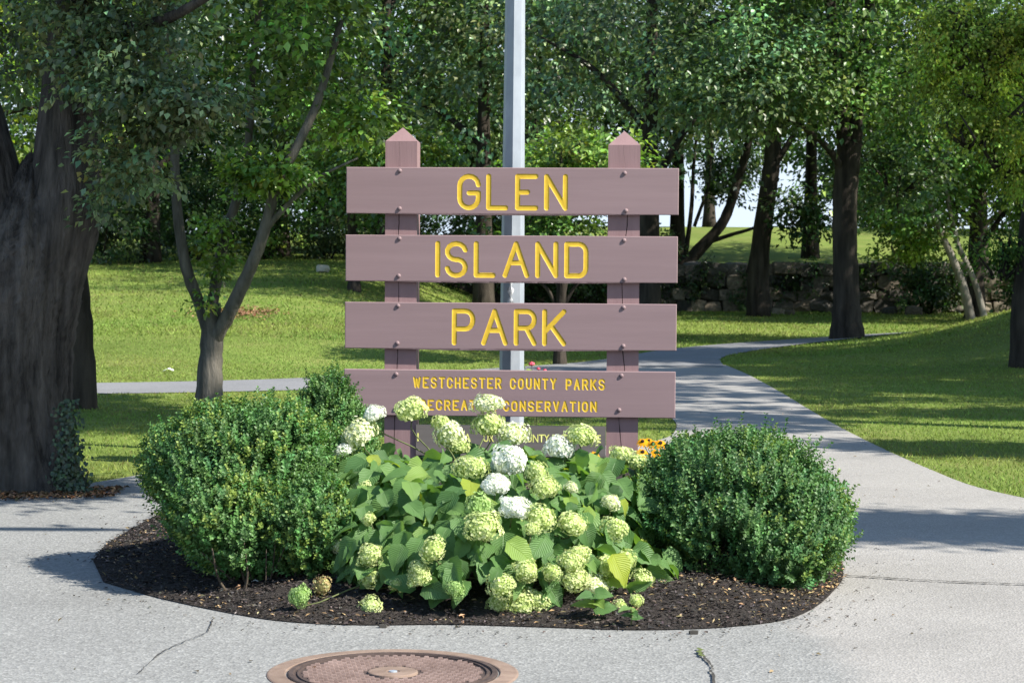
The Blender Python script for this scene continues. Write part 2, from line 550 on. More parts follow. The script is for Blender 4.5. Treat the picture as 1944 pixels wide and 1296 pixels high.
# ------------------------------------------------------------------ planting bed
def bed_z(x, y):
    x = np.asarray(x, float); y = np.asarray(y, float)
    px_, py_ = BED[:, 0], BED[:, 1]
    d = np.full(np.shape(x), 9.0)
    for a, b in zip(px_, py_):
        d = np.minimum(d, np.hypot(x - a, y - b))
    return 0.012 + 0.075 * sstep(0, 0.55, d)
M_MULCH = noise_mat('mulch', [(0.3, (0.020, 0.017, 0.016)), (0.7, (0.075, 0.064, 0.057))], 70, detail=8, rough=1.0, bump=1.0, bump_scale=90, bdist=0.02, spec=0.1)
bx = np.linspace(-2.0, 1.8, 96); by = np.linspace(7.2, 14.5, 150)
bm = bmesh.new()
ring = [bm.verts.new((p[0], p[1], 0.010)) for p in BED]
cen = BED.mean(axis=0)
prev = ring
for s in (0.985, 0.94, 0.87, 0.78, 0.65, 0.45, 0.2):
    pts = cen + (BED - cen) * s
    zz = np.maximum(bed_z(pts[:, 0], pts[:, 1]) + rng.normal(0, 0.006, len(pts)), 0.014)
    cur = [bm.verts.new((p[0], p[1], z)) for p, z in zip(pts, zz)]
    for i in range(len(cur)):
        j = (i + 1) % len(cur)
        bm.faces.new((prev[i], prev[j], cur[j], cur[i]))
    prev = cur
bm.faces.new(prev)
bmesh.ops.recalc_face_normals(bm, faces=bm.faces[:])
me = bpy.data.meshes.new('mulch_bed'); bm.to_mesh(me); bm.free()
for p in me.polygons: p.use_smooth = True
bedo = tag(link('planting_bed', me, M_MULCH), 'dark mulch planting bed set into the road', kind='structure')
# loose bark chips
n = 60000
cx = rng.uniform(-2.0, 1.7, n); cyy = rng.uniform(7.2, 11.5, n)
k = inside(BED, cx, cyy)
cx, cyy = cx[k], cyy[k]
n = len(cx)
ang = rng.uniform(0, 2 * np.pi, n)
D = np.stack([np.cos(ang), np.sin(ang), rng.normal(0, 0.25, n)], axis=1)
Nn = np.stack([rng.normal(0, .35, n), rng.normal(0, .35, n), np.ones(n)], axis=1)
tan = (rng.random(n) < (0.10 + 0.42 * sstep(0.5, 1.2, cx) * sstep(7.55, 8.1, cyy)))
tt = tints(n, (0.050, 0.043, 0.040), 0.55, 0.08)
tt[tan] = tints(int(tan.sum()), (0.27, 0.19, 0.10), 0.4, 0.1)
Vc, Fc, Tc = leaf_arrays(np.stack([cx, cyy, bed_z(cx, cyy) + 0.006], axis=1), D, Nn, rng.uniform(0.008, 0.032, n), rng.uniform(0.004, 0.012, n), tt, 0.2)
tag(link('bark_chips', npmesh('bark_chips', Vc, Fc, Tc), M_CHIP), 'loose dark and tan bark chips on the bed', kind='stuff')

# ------------------------------------------------------------------ park sign
PXM = 308.0                                   # photograph pixels per metre at the sign
SIGN_Y = 12.8
def sz(py): return at(972, py, SIGN_Y).z
def sx(px): return (px - 972.5) / PXM
M_PAINT = noise_mat('faded_brown_paint', [(0.2, (0.232, 0.160, 0.167)), (0.8, (0.262, 0.184, 0.191))], 3.0, detail=8, rough=0.62, bump=0.15,
                    bump_scale=14, bdist=0.003, spec=0.35, stretch=(0.5, 1, 9), second=(1.3, 0.94, 1.05))
M_PAINTV = noise_mat('faded_brown_post_paint', [(0.2, (0.238, 0.148, 0.152)), (0.8, (0.272, 0.176, 0.180))], 3.0, detail=8, rough=0.62, bump=0.3,
                     bump_scale=14, bdist=0.004, spec=0.35, stretch=(7, 7, 0.5), second=(1.3, 0.92, 1.06))
M_GOLD = noise_mat('gold_letter_paint', [(0.3, (0.58, 0.37, 0.022)), (0.7, (0.70, 0.47, 0.035))], 25, rough=0.5, spec=0.4)
M_SPLIT = noise_mat('bare_split_wood', [(0.3, (0.05, 0.03, 0.028)), (0.7, (0.10, 0.06, 0.055))], 30, rough=1.0)
M_PANEL = noise_mat('grey_brown_panel', [(0.3, (0.125, 0.112, 0.105)), (0.7, (0.160, 0.143, 0.135))], 6.0, rough=0.5, stretch=(0.4, 1, 6))
M_YTEXT = noise_mat('pale_yellow_print', [(0.3, (0.74, 0.74, 0.20)), (0.7, (0.82, 0.80, 0.26))], 20, rough=0.5)

def arc(cx, cy, rx, ry, a0, a1, n=9):
    return [(cx + rx * math.cos(R(a)), cy + ry * math.sin(R(a))) for a in np.linspace(a0, a1, n)]
GLYPH = {
    'G': [arc(.5, .70, .5, .30, 5, 180) + arc(.5, .30, .5, .30, 180, 360) + [(1, .47), (.5, .47)]],
    'C': [arc(.5, .70, .5, .30, 5, 180) + arc(.5, .30, .5, .30, 180, 355)],
    'O': [arc(.5, .70, .5, .30, 0, 180) + arc(.5, .30, .5, .30, 180, 360) + [(1, .70)]],
    'L': [[(0, 1), (0, 0), (1, 0)]],
    'E': [[(1, 1), (0, 1), (0, 0), (1, 0)], [(0, .5), (.55, .5)]],
    'N': [[(0, 0), (0, 1), (1, 0), (1, 1)]],
    'I': [[(.5, 0), (.5, 1)]],
    'S': [arc(.5, .745, .5, .255, 12, 270, 11) + arc(.5, .245, .5, .255, 82, -172, 11)],
    'A': [[(0, 0), (.5, 1), (1, 0)], [(.2, .40), (.8, .40)]],
    'D': [[(.55, 1), (0, 1), (0, 0), (.55, 0)] + arc(.62, .26, .38, .26, -90, 0, 6) + arc(.62, .74, .38, .26, 0, 90, 6)],
    'P': [[(0, 0), (0, 1), (.6, 1)] + arc(.6, .72, .4, .28, 90, -90, 9) + [(0, .44)]],
    'R': [[(0, 0), (0, 1), (.6, 1)] + arc(.6, .74, .4, .26, 90, -90, 9) + [(0, .48)], [(.55, .48), (1, 0)]],
    'K': [[(0, 0), (0, 1)], [(1, 1), (0, .36)], [(.33, .56), (1, 0)]],
    'W': [[(0, 1), (.25, 0), (.5, .85), (.75, 0), (1, 1)]],
    'T': [[(0, 1), (1, 1)], [(.5, 1), (.5, 0)]],
    'H': [[(0, 0), (0, 1)], [(1, 0), (1, 1)], [(0, .5), (1, .5)]],
    'U': [[(0, 1), (0, .3)] + arc(.5, .30, .5, .30, 180, 360) + [(1, 1)]],
    'Y': [[(0, 1), (.5, .5), (1, 1)], [(.5, .5), (.5, 0)]],
    'V': [[(0, 1), (.5, 0), (1, 1)]],
}
sign = empty('park_sign', (0.0, SIGN_Y + 0.137, 0.0))
sign.rotation_euler = (0, 0, R(-3.0))
tag(sign, 'brown wooden park name sign of four boards with carved yellow lettering', 'sign')
BW, BT = 2.05, 0.038
YB = -0.099                                    # back of the boards = front of the posts

def dome(mb, x, y, z, r, n=12):
    """round bolt head bulging towards -y"""
    prof = [(1.0, 0.0), (0.97, 0.22), (0.80, 0.50), (0.5, 0.68), (0.12, 0.76)]
    V, Fc = [], []
    for pr, ph in prof:
        for k in range(n):
            a = 2 * math.pi * k / n
            V.append((x + r * pr * math.cos(a), y - r * ph, z + r * pr * math.sin(a)))
    for i in range(len(prof) - 1):
        for k in range(n):
            k2 = (k + 1) % n
            Fc.append((i * n + k, i * n + k2, (i + 1) * n + k2, (i + 1) * n + k))
    Fc.append(tuple((len(prof) - 1) * n + k for k in range(n)))
    mb.add(V, Fc)

def carved_board(zc, h, letters, w, depth, cell, bolts, xoff=0.0):
    """letters: (char, x0, x1, z0, z1) outer boxes in sign coordinates"""
    segs, sid = [], []
    for li, (ch, x0, x1, z0, z1) in enumerate(letters):
        hw = w / 2
        for pl in GLYPH[ch]:
            q = [(x0 + hw + u * (x1 - x0 - w) if ch != 'I' else (x0 + x1) / 2, z0 + hw + v * (z1 - z0 - w)) for u, v in pl]
            for a, b in zip(q[:-1], q[1:]):
                segs.append((*a, *b)); sid.append(li)
    segs = np.array(segs); sid = np.array(sid)
    gx0, gx1 = min(l[1] for l in letters) - w, max(l[2] for l in letters) + w
    gz0, gz1 = min(l[3] for l in letters) - w, max(l[4] for l in letters) + w
    nx_, nz_ = int((gx1 - gx0) / cell) + 1, int((gz1 - gz0) / cell) + 1
    X, Z = np.meshgrid(np.linspace(gx0, gx1, nx_), np.linspace(gz0, gz1, nz_))
    def dist(X, Z):
        best = np.full(X.shape, 9.0); who = np.zeros(X.shape, int)
        for (ax, az, bx_, bz_), s in zip(segs, sid):
            m = (np.minimum(ax, bx_) - 2 * w < X) & (X < np.maximum(ax, bx_) + 2 * w)
            if not m.any(): continue
            xx, zz = X[m], Z[m]
            dx, dz = bx_ - ax, bz_ - az
            t = np.clip(((xx - ax) * dx + (zz - az) * dz) / max(dx * dx + dz * dz, 1e-12), 0, 1)
            dd = np.hypot(xx - ax - t * dx, zz - az - t * dz)
            cur = best[m]; cw = who[m]
            k = dd < cur
            cur[k] = dd[k]; cw[k] = s
            best[m] = cur; who[m] = cw
        return best, who
    d, who = dist(X, Z)
    gz_, gx_ = np.gradient(d, Z[1, 0] - Z[0, 0], X[0, 1] - X[0, 0])
    gl = np.maximum(np.hypot(gx_, gz_), 0.3)
    off = w / 2 - d
    mv = np.abs(off) < cell * 0.52
    mv[0, :] = mv[-1, :] = mv[:, 0] = mv[:, -1] = False
    X = np.where(mv, X + gx_ / gl * off, X); Z = np.where(mv, Z + gz_ / gl * off, Z)
    d2 = np.where(mv, w / 2, d)
    q = np.clip(1 - (2 * d2 / w) ** 2, 0, 1)
    YF = YB - BT
    Y = YF + depth * q ** 0.28
    idx = np.arange(nx_ * nz_).reshape(nz_, nx_)
    F4 = np.stack([idx[:-1, :-1], idx[:-1, 1:], idx[1:, 1:], idx[1:, :-1]], axis=-1).reshape(-1, 4)
    VV = np.stack([X, Y, Z], axis=-1).reshape(-1, 3)
    dm = d2.reshape(-1)[F4]
    carved = (dm <= w / 2 + 1e-6).all(axis=1)
    whof = who.reshape(-1)[F4[:, 0]]
    # plain board body
    c = 0.004
    x0, x1, z0, z1 = -BW / 2 + xoff, BW / 2 + xoff, zc - h / 2, zc + h / 2
    mb = MB()
    mb.V = [tuple(v) for v in VV]
    mb.F = [tuple(f) for f in F4[~carved]]
    b = len(mb.V)
    def rect(xa, xb, za, zb, y): return [(xa, y, za), (xb, y, za), (xb, y, zb), (xa, y, zb)]
    mb.V += rect(gx0, gx1, gz0, gz1, YF) + rect(x0 + c, x1 - c, z0 + c, z1 - c, YF) + rect(x0, x1, z0, z1, YF + c) + rect(x0, x1, z0, z1, YB)
    for lay in (0, 4, 8):
        for k in range(4):
            k2 = (k + 1) % 4
            mb.F.append((b + lay + k, b + lay + 4 + k, b + lay + 4 + k2, b + lay + k2))
    mb.F.append((b + 12, b + 15, b + 14, b + 13))
    bm = bmesh.new()
    me = pymesh('board', mb.V, mb.F)
    bm.from_mesh(me)
    loose = [v for v in bm.verts if not v.link_faces]
    bmesh.ops.delete(bm, geom=loose, context='VERTS')
    for f in bm.faces:
        if abs(f.normal.y) > 0.9 and f.calc_center_median().y < YB - 0.01 and f.normal.y > 0: f.normal_flip()
    bm.to_mesh(me); bm.free()
    board = link('board', me, M_PAINT, sign)
    for li in range(len(letters)):
        fs = F4[carved & (whof == li)]
        if len(fs) == 0: continue
        used, inv = np.unique(fs, return_inverse=True)
        lm = npmesh('letter', VV[used], inv.reshape(-1, 4), smooth=True)
        link('letter', lm, M_GOLD, board)
    for x, z in bolts:
        mb = MB(); dome(mb, x, YF - 0.0005, z, 0.0135)
        mb.build('bolt', M_PAINT, board, smooth=True)
    return board

def big(text, boxes, y0, y1):
    return [(ch, sx(a), sx(b), sz(y1), sz(y0)) for ch, (a, b) in zip(text, boxes)]
def row(text, xa, xb, y0, y1):
    wts = {'I': 0.45, ' ': 0.62, 'W': 1.2}
    tot = sum(wts.get(c, 1.0) for c in text)
    u = (xb - xa) / tot
    res, x = [], xa
    for c in text:
        wdt = wts.get(c, 1.0) * u
        if c != ' ': res.append((c, sx(x + 0.09 * u), sx(x + wdt - 0.09 * u), sz(y1), sz(y0)))
        x += wdt
    return res
BH = 88.0 / PXM
def bolts_at(zs):
    return [(sx(a), sz(b)) for a, b in zs]
carved_board(sz(362.5), BH, big('GLEN', [(869, 914), (924, 966), (979, 1023), (1034, 1079)], 330, 399.5), 0.031, 0.0034, 0.003,
             bolts_at([(759, 325), (759, 397), (1186, 328), (1189, 399)]))
carved_board(sz(491.3), BH, big('ISLAND', [(827, 838), (846, 890), (901, 943), (956, 1007), (1018, 1062), (1073, 1119)], 458, 527.5), 0.031, 0.0034, 0.003,
             bolts_at([(759, 454), (758, 525), (1186, 455), (1187, 529)]), -0.003)
carved_board(sz(619.2), BH, big('PARK', [(860, 905), (916, 967), (978, 1022), (1032, 1078)], 586, 656), 0.031, 0.0034, 0.003,
             bolts_at([(757, 582), (756, 653), (1186, 582), (1186, 655)]), -0.006)
carved_board(sz(746.8), BH, row('WESTCHESTER', 785, 957.5, 716, 738) + row('COUNTY', 970, 1062, 716.5, 738.5) + row('PARKS', 1076, 1154, 717, 739)
             + row('RECREATION', 797, 948, 759, 780) + row('CONSERVATION', 957, 1139, 759.5, 780.5), 0.0145, 0.0020, 0.0022,
             bolts_at([(754, 712), (754, 777), (1183, 711), (1179, 776)]), -0.009)

def make_post(pxc, shoulder_y, peak_y, crack_pts, seed):
    x = sx(pxc); hw = 0.0985; zs, zp = sz(shoulder_y), sz(peak_y)
    yf, yb_ = YB + 0.001, YB + 0.198
    r_ = np.random.default_rng(seed)
    zz = np.linspace(-0.1, zs, 40)
    cxs = np.interp(zz, [sz(b) for a, b in crack_pts][::-1], [sx(a) - x for a, b in crack_pts][::-1]) + r_.normal(0, 0.0008, 40)
    hwid = np.clip(r_.normal(0.0022, 0.0006, 40), 0.0008, 0.004)
    hwid[-4:] = 0.0005
    V, Fc, F2 = [], [], []
    for z, c, h in zip(zz, cxs, hwid):
        V += [(-hw, yf, z), (c - h, yf, z), (c, yf + 0.012, z), (c + h, yf, z), (hw, yf, z)]
    for i in range(39):
        for j in range(4):
            a = i * 5 + j
            (F2 if j in (1, 2) else Fc).append((a, a + 1, a + 6, a + 5))
    b = len(V)
    V += [(-hw, yb_, -0.1), (hw, yb_, -0.1), (-hw, yb_, zs), (hw, yb_, zs), (0, (yf + yb_) / 2, zp), (-hw, yf, -0.1), (hw, yf, -0.1), (-hw, yf, zs), (hw, yf, zs)]
    Fc += [(b + 5, b + 7, b + 2, b + 0), (b + 6, b + 1, b + 3, b + 8), (b + 0, b + 2, b + 3, b + 1),
           (b + 7, b + 8, b + 4), (b + 8, b + 3, b + 4), (b + 3, b + 2, b + 4), (b + 2, b + 7, b + 4)]
    me = pymesh('post', V, Fc + F2)
    me.materials.append(M_PAINTV); me.materials.append(M_SPLIT)
    for i, p in enumerate(me.polygons):
        if i >= len(Fc): p.material_index = 1
    o = link('post', me, None, sign, (x, 0, 0))
    return o
post_l = make_post(760.5, 268, 240, [(757, 268), (757, 400), (755, 470), (757, 580), (755, 680), (750, 800), (748, 900)], 1)
post_r = make_post(1185, 274, 245.5, [(1183, 274), (1187, 320), (1192, 420), (1182, 530), (1184, 575), (1183, 650), (1189, 700), (1178, 790), (1184, 850), (1186, 900)], 2)
# bare patch on the left post's cap, lifting off
zq = sz(264)
mb = MB(); mb.box(-0.020, 0.012, -0.092, -0.060, 0, 0.006)
pc = mb.build('paint_flake', noise_mat('bare_cream_wood', [(0.3, (0.45, 0.38, 0.22)), (0.7, (0.62, 0.55, 0.36))], 40, rough=0.8), post_l, loc=(-0.008, 0.008, zq - 0.042))
pc.rotation_euler = (R(42), R(18), R(-30))
pc.location = (-0.008, -0.032, zq + 0.002)
# name panel between the posts
pan_b, pan_t = sz(866), sz(808)
mb = MB(); mb.box(sx(791.5), sx(1154), YB - 0.014, YB + 0.012, pan_b, pan_t)
panel = mb.build('name_panel', M_PANEL, sign)
def text_mesh(txt, x0, x1, z0, z1, y):
    cu = bpy.data.curves.new('text', 'FONT')
    cu.body = txt
    cu.extrude = 0.0; cu.resolution_u = 3; cu.offset = 0.012
    to = bpy.data.objects.new('text', cu)
    COL.objects.link(to)
    dg = bpy.context.evaluated_depsgraph_get()
    me = bpy.data.meshes.new_from_object(to.evaluated_get(dg))
    bpy.data.objects.remove(to, do_unlink=True)
    co = np.empty(len(me.vertices) * 3, np.float32)
    me.vertices.foreach_get('co', co)
    co = co.reshape(-1, 3)
    a, b = co.min(axis=0), co.max(axis=0)
    nw = np.stack([x0 + (co[:, 0] - a[0]) / (b[0] - a[0]) * (x1 - x0), np.full(len(co), y), z0 + (co[:, 1] - a[1]) / (b[1] - a[1]) * (z1 - z0)], axis=1)
    me.vertices.foreach_set('co', nw.astype(np.float32).ravel())
    me.update()
    return me
for txt, a, b in (('I', 794, 797), ('A', 884, 897), ('UR', 921, 941), ('COUNTY', 978, 1047), ('EXECUTIVE', 1052, 1145)):
    link('lettering', text_mesh(txt, sx(a), sx(b), sz(839.5), sz(824), YB - 0.0155), M_YTEXT, panel)

# ------------------------------------------------------------------ galvanised lamp pole behind the sign
M_GALV = noise_mat('galvanised_steel', [(0.3, (0.29, 0.325, 0.375)), (0.7, (0.37, 0.41, 0.46))], 14, detail=6, rough=0.5, spec=0.5, metallic=0.15,
                   bump=0.08, bump_scale=40, bdist=0.002, second=(3, 0.9, 1.06), stretch=(1, 1, 0.5))
PY = 13.45
p0, p1 = at(971.5, 690, PY), at(978, 0, PY)
slope = (p1.x - p0.x) / (p1.z - p0.z)
pole = empty('metal_pole', (p0.x - slope * p0.z, PY, 0.0))
tag(pole, 'tall galvanised steel pole standing behind the park sign', 'pole')
def pole_r(z): return max(0.052, 0.0790 - 0.0062 * z)
mb = MB()
zz = [0.0, 0.6, 1.2, 1.8, 2.4, 3.0, 4.0, 5.0, 6.5]
V, Fc = [], []
for z in zz:
    for k in range(8):
        a = -math.pi / 2 + R(-5) + k * math.pi / 4
        V.append((slope * z + pole_r(z) / math.cos(math.pi / 8) * math.cos(a) * 0.985, pole_r(z) / math.cos(math.pi / 8) * math.sin(a), z))
for i in range(len(zz) - 1):
    for k in range(8):
        k2 = (k + 1) % 8
        Fc.append((i * 8 + k, i * 8 + k2, (i + 1) * 8 + k2, (i + 1) * 8 + k))
Fc.append(tuple(len(V) - 8 + k for k in range(8)))
link('shaft', pymesh('shaft', V, Fc), M_GALV, pole)
mb = MB()
mb.box(-0.16, 0.16, -0.16, 0.16, 0.0, 0.03)
mb.build('base_plate', M_GALV, pole)
# torn remains of a foil sticker
M_FOIL = noise_mat('torn_foil', [(0.35, (0.12, 0.13, 0.14)), (0.6, (0.75, 0.77, 0.80))], 45, rough=0.35, spec=0.6)
zc = at(968, 555, PY).z
V, Fc = [], []
r_ = np.random.default_rng(5)
for i in range(7):
    for j in range(4):
        u, v = j / 3 - 0.5, i / 6 - 0.5
        wob = 0.55 + 0.45 * math.sin(i * 1.9 + 1)
        V.append((u * 0.052 * wob - 0.004, -0.081 - 0.004 * r_.random() + 0.012 * abs(u), v * 0.135 + r_.normal(0, 0.003)))
for i in range(6):
    for j in range(3):
        a = i * 4 + j
        Fc.append((a, a + 1, a + 5, a + 4))
link('torn_sticker', pymesh('torn_sticker', V, Fc), M_FOIL, pole, (slope * zc - 0.008, 0, zc))

# ------------------------------------------------------------------ manhole
M_RUST = noise_mat('rusty_iron', [(0.3, (0.180, 0.120, 0.102)), (0.7, (0.300, 0.215, 0.188))], 22, detail=8, rough=0.75, bump=0.3, bump_scale=70, bdist=0.003,
                   spec=0.35, second=(4, 0.82, 1.15))
M_RUST2 = noise_mat('worn_iron_rim', [(0.3, (0.17, 0.115, 0.088)), (0.7, (0.27, 0.195, 0.150))], 18, detail=8, rough=0.7, bump=0.3, bump_scale=70, bdist=0.003,
                    spec=0.35, second=(4, 0.8, 1.15))
mc = ground(746, 1281)
man = empty('manhole', (mc.x, mc.y, 0.0))
tag(man, 'round rusty iron manhole cover set in the asphalt', 'manhole cover')
mb = MB()
mb.lathe([(0.400, 0.0), (0.399, 0.0085), (0.394, 0.0105), (0.343, 0.0115), (0.340, 0.0095), (0.338, 0.0)], 72)
mb.build('frame', M_RUST2, man, smooth=False)
mb = MB()
mb.lathe([(0.334, 0.0), (0.334, 0.010), (0.330, 0.013), (0.316, 0.013), (0.313, 0.007), (0.306, 0.007), (0.303, 0.012), (0.298, 0.012), (0.296, 0.0062), (0.0, 0.0062)], 72)
lid = mb.build('lid', M_RUST, man, smooth=False)
mb = MB()
mb.lathe([(0.080, 0.006), (0.079, 0.0125), (0.075, 0.0140), (0.022, 0.0135), (0.020, 0.011), (0.0, 0.011)], 48)
mb.build('hub', M_RUST2, lid)
mb = MB()
mb.lathe([(0.014, 0.010), (0.013, 0.0150), (0.0, 0.0155)], 16)
mb.build('pick_bolt', M_GALV, lid)
mb = MB()
pitch = 0.0290
rot = R(8)
for i in range(-12, 13):
    for j in range(-12, 13):
        x, y = (i + 0.5 * (j % 2)) * pitch, j * pitch * 0.92
        X_, Y_ = x * math.cos(rot) - y * math.sin(rot), x * math.sin(rot) + y * math.cos(rot)
        rr = math.hypot(X_, Y_)
        if rr > 0.284 or rr < 0.092: continue
        h = 0.0075
        a, b = 0.0088, 0.0062
        vv = [(X_ + q * a * k, Y_ + w_ * b * k, 0.0060 + (h if k < 1 else 0)) for k in (1.0, 0.78) for q, w_ in ((-1, -1), (1, -1), (1, 1), (-1, 1))]
        mb.add(vv, [(0, 1, 5, 4), (1, 2, 6, 5), (2, 3, 7, 6), (3, 0, 4, 7), (4, 5, 6, 7)])
tag(mb.build('raised_studs', M_RUST, lid), kind='stuff')
lid.data.materials[0] = noise_mat('shaded_grimy_iron', [(0.3, (0.040, 0.028, 0.025)), (0.7, (0.085, 0.060, 0.052))], 22, detail=8, rough=0.9)  # dark lid floor: grime plus the gaps' shade put into the colour

# ------------------------------------------------------------------ clipped boxwood shrubs
def shrub(name, label, lobes, n_sprig, base, stems, tint, tip_tint, tip_share, seed, hollow=None, leafL=0.021, zmin=0.10, mid_part=True):
    """lobes: (centre, radii); sprigs of paired leaves grow out of the lobes' skin"""
    global rng
    keep, rng = rng, np.random.default_rng(seed)
    root = empty(name, base)
    tag(root, label, 'shrub')
    b = np.array(base)
    area = np.array([l[1][0] * l[1][1] + l[1][0] * l[1][2] + l[1][1] * l[1][2] for l in lobes])
    pick = rng.choice(len(lobes), n_sprig * 3, p=area / area.sum())
    Cc = np.array([l[0] for l in lobes])[pick]; Rr = np.array([l[1] for l in lobes])[pick]
    dirs = unit(rng.normal(0, 1, (len(pick), 3)))
    rad = 1.0 - np.abs(rng.normal(0, 0.13, (len(pick), 1)))
    stray = rng.random((len(pick), 1)) < 0.07
    rad = np.where(stray, rng.uniform(1.03, 1.17, rad.shape), rad)
    bump_ = 1 + 0.06 * np.sin(dirs[:, :1] * 9 + seed) * np.sin(dirs[:, 1:2] * 8) + 0.05 * np.sin(dirs[:, 2:3] * 13 + dirs[:, :1] * 5)
    P = Cc + dirs * Rr * rad * bump_
    ok = P[:, 2] > zmin + rng.normal(0, 0.03, len(P))
    for i, (c, r) in enumerate(lobes):                       # drop what lies deep inside another lobe
        q = (P - np.array(c)) / np.array(r)
        ok &= ~((q ** 2).sum(axis=1) < 0.62)
    if hollow:
        for c, r, sh in hollow:
            q = (P - np.array(c)) / np.array(r)
            ok &= ~(((q ** 2).sum(axis=1) < 1) & (rng.random(len(P)) < sh))
    P, dirs = P[ok][:n_sprig], dirs[ok][:n_sprig]
    n = len(P)
    ax = unit(dirs * np.array([0.8, 0.8, 0.5]) + np.array([0, 0, 0.75]) + rng.normal(0, 0.28, (n, 3)))
    Ls = rng.uniform(0.06, 0.115, n)
    side = unit(np.cross(ax, rng.normal(0, 1, (n, 3))))
    side2 = np.cross(ax, side)
    base_t = tints(n, tint, 0.22, 0.10)
    tips = rng.random(n) < tip_share * (1 + 1.5 * np.sin(P[:, 0] * 13 + seed) * np.sin(P[:, 2] * 11))
    VV, FF, TT = [], [], []
    off = 0
    K = 7
    for k in range(K):
        f = (k + 0.5) / K
        for sgn in (-1, 1):
            sd = side if k % 2 == 0 else side2
            C_ = P + ax * (Ls * (f - 0.55))[:, None]
            D_ = sd * sgn + ax * (0.55 + 0.5 * f) + rng.normal(0, 0.18, (n, 3))
            N_ = ax - sd * sgn * 0.5 + rng.normal(0, 0.15, (n, 3))
            t_ = base_t * (0.92 + 0.16 * f)
            tt_ = t_.copy()
            if k >= 3: tt_[tips] = t_[tips] * 0.3 + np.array(tip_tint) * 0.7 * rng.uniform(.8, 1.2, (int(tips.sum()), 1))
            v, fc, t4 = leaf_arrays(C_, D_, N_, leafL * rng.uniform(0.75, 1.2, n) * (1.05 - 0.35 * f), leafL * 0.58 * rng.uniform(0.8, 1.15, n), tt_, 0.22, 0.5)
            VV.append(v); FF.append(fc + off); TT.append(t4); off += len(v)
    me = npmesh('foliage', np.vstack(VV) - b, np.vstack(FF), np.vstack(TT))
    tag(link('foliage', me, M_BOX, root), kind='stuff')
    for (x0, y0, x1, y1, z1, r) in stems:
        mid = ((x0 * .6 + x1 * .4) + rng.normal(0, .015), (y0 * .6 + y1 * .4), z1 * .45)
        pts = spline([(x0, y0, 0.02), mid, (x1, y1, z1)], 7)
        mb = MB(); mb.tube(pts - b, np.linspace(r, r * .4, 7), 6)
        mb.build('stem', M_TWIG, root, smooth=True)
    rng = keep
    return root

def stem_fan(c, r, n, z, seed, reach=0.8):
    q = np.random.default_rng(seed)
    res = []
    for i in range(n):
        a = q.uniform(0, 2 * math.pi)
        d0 = q.uniform(0.02, 0.16); d1 = q.uniform(0.35, 1.0) * reach
        res.append((c[0] + d0 * math.cos(a), c[1] + d0 * math.sin(a), c[0] + d1 * r[0] * math.cos(a), c[1] + d1 * r[1] * math.sin(a), z * q.uniform(0.6, 1.0), q.uniform(0.0035, 0.007)))
    return res

GREEN_BOX = (0.036, 0.098, 0.036)
TIP_BOX = (0.16, 0.24, 0.045)
shrub('boxwood_shrub', 'rounded dark green boxwood shrub at the right of the hydrangea',
      [((0.93, 8.65, 0.29), (0.42, 0.50, 0.31)), ((1.17, 8.60, 0.24), (0.225, 0.42, 0.22)), ((0.66, 8.75, 0.24), (0.20, 0.34, 0.19)), ((1.05, 8.32, 0.16), (0.24, 0.22, 0.14)), ((0.82, 8.4, 0.22), (.24, .26, .2))],
      8200, (0.95, 8.65, 0.05), stem_fan((0.90, 8.35), (0.36, 0.4), 12, 0.22, 3, 0.5), (0.082, 0.172, 0.056), (0.21, 0.29, 0.06), 0.12, 11, zmin=0.03,
      hollow=[((0.84, 8.05, 0.12), (0.12, 0.3, 0.16), 0.85), ((0.60, 8.2, 0.06), (0.16, 0.4, 0.16), 0.85), ((1.02, 8.1, .33), (.05, .15, .04), .8), ((0.75, 8.2, .38), (.05, .2, .04), .8)], leafL=0.0215)
shrub('boxwood_shrub', 'wide leafy boxwood shrub with yellowish tips at the left of the hydrangea',
      [((-1.10, 8.65, 0.42), (0.36, 0.50, 0.28)), ((-1.03, 8.38, 0.22), (0.27, 0.38, 0.21)), ((-1.38, 8.75, 0.45), (0.17, 0.30, 0.17)),
       ((-0.83, 8.90, 0.38), (0.22, 0.42, 0.20)), ((-1.16, 8.22, 0.31), (0.20, 0.24, 0.15)), ((-0.80, 8.25, 0.25), (0.18, 0.28, 0.19)), ((-1.22, 8.6, 0.60), (.14, .2, .12)), ((-0.95, 8.5, .60), (.15, .2, .11))],
      9400, (-1.08, 8.5, 0.05), stem_fan((-1.00, 8.15), (0.34, 0.35), 20, 0.28, 5, 0.7), (0.092, 0.190, 0.056), (0.26, 0.33, 0.065), 0.18, 12, zmin=0.05,
      hollow=[((-1.02, 7.85, 0.03), (0.30, 0.32, 0.10), 0.8), ((-1.32, 8.40, 0.33), (0.08, 0.3, 0.06), .85), ((-0.88, 8.05, 0.44), (0.06, 0.25, 0.07), .88), ((-1.06, 7.98, 0.36), (0.03, 0.2, 0.08), .8),
              ((-1.18, 8.1, .50), (.05, .2, .04), .75), ((-0.97, 7.98, .2), (.03, .2, .08), .75)], leafL=0.0215)
shrub('boxwood_shrub', 'small upright boxwood shrub beside the left end of the lowest sign board',
      [((-1.00, 11.35, 0.42), (0.17, 0.19, 0.28)), ((-0.90, 11.3, 0.30), (0.16, 0.17, 0.24))], 2200, (-1.0, 11.3, 0.05),
      stem_fan((-1.0, 11.3), (0.12, 0.12), 5, 0.3, 7), (0.098, 0.200, 0.060), TIP_BOX, 0.06, 13)

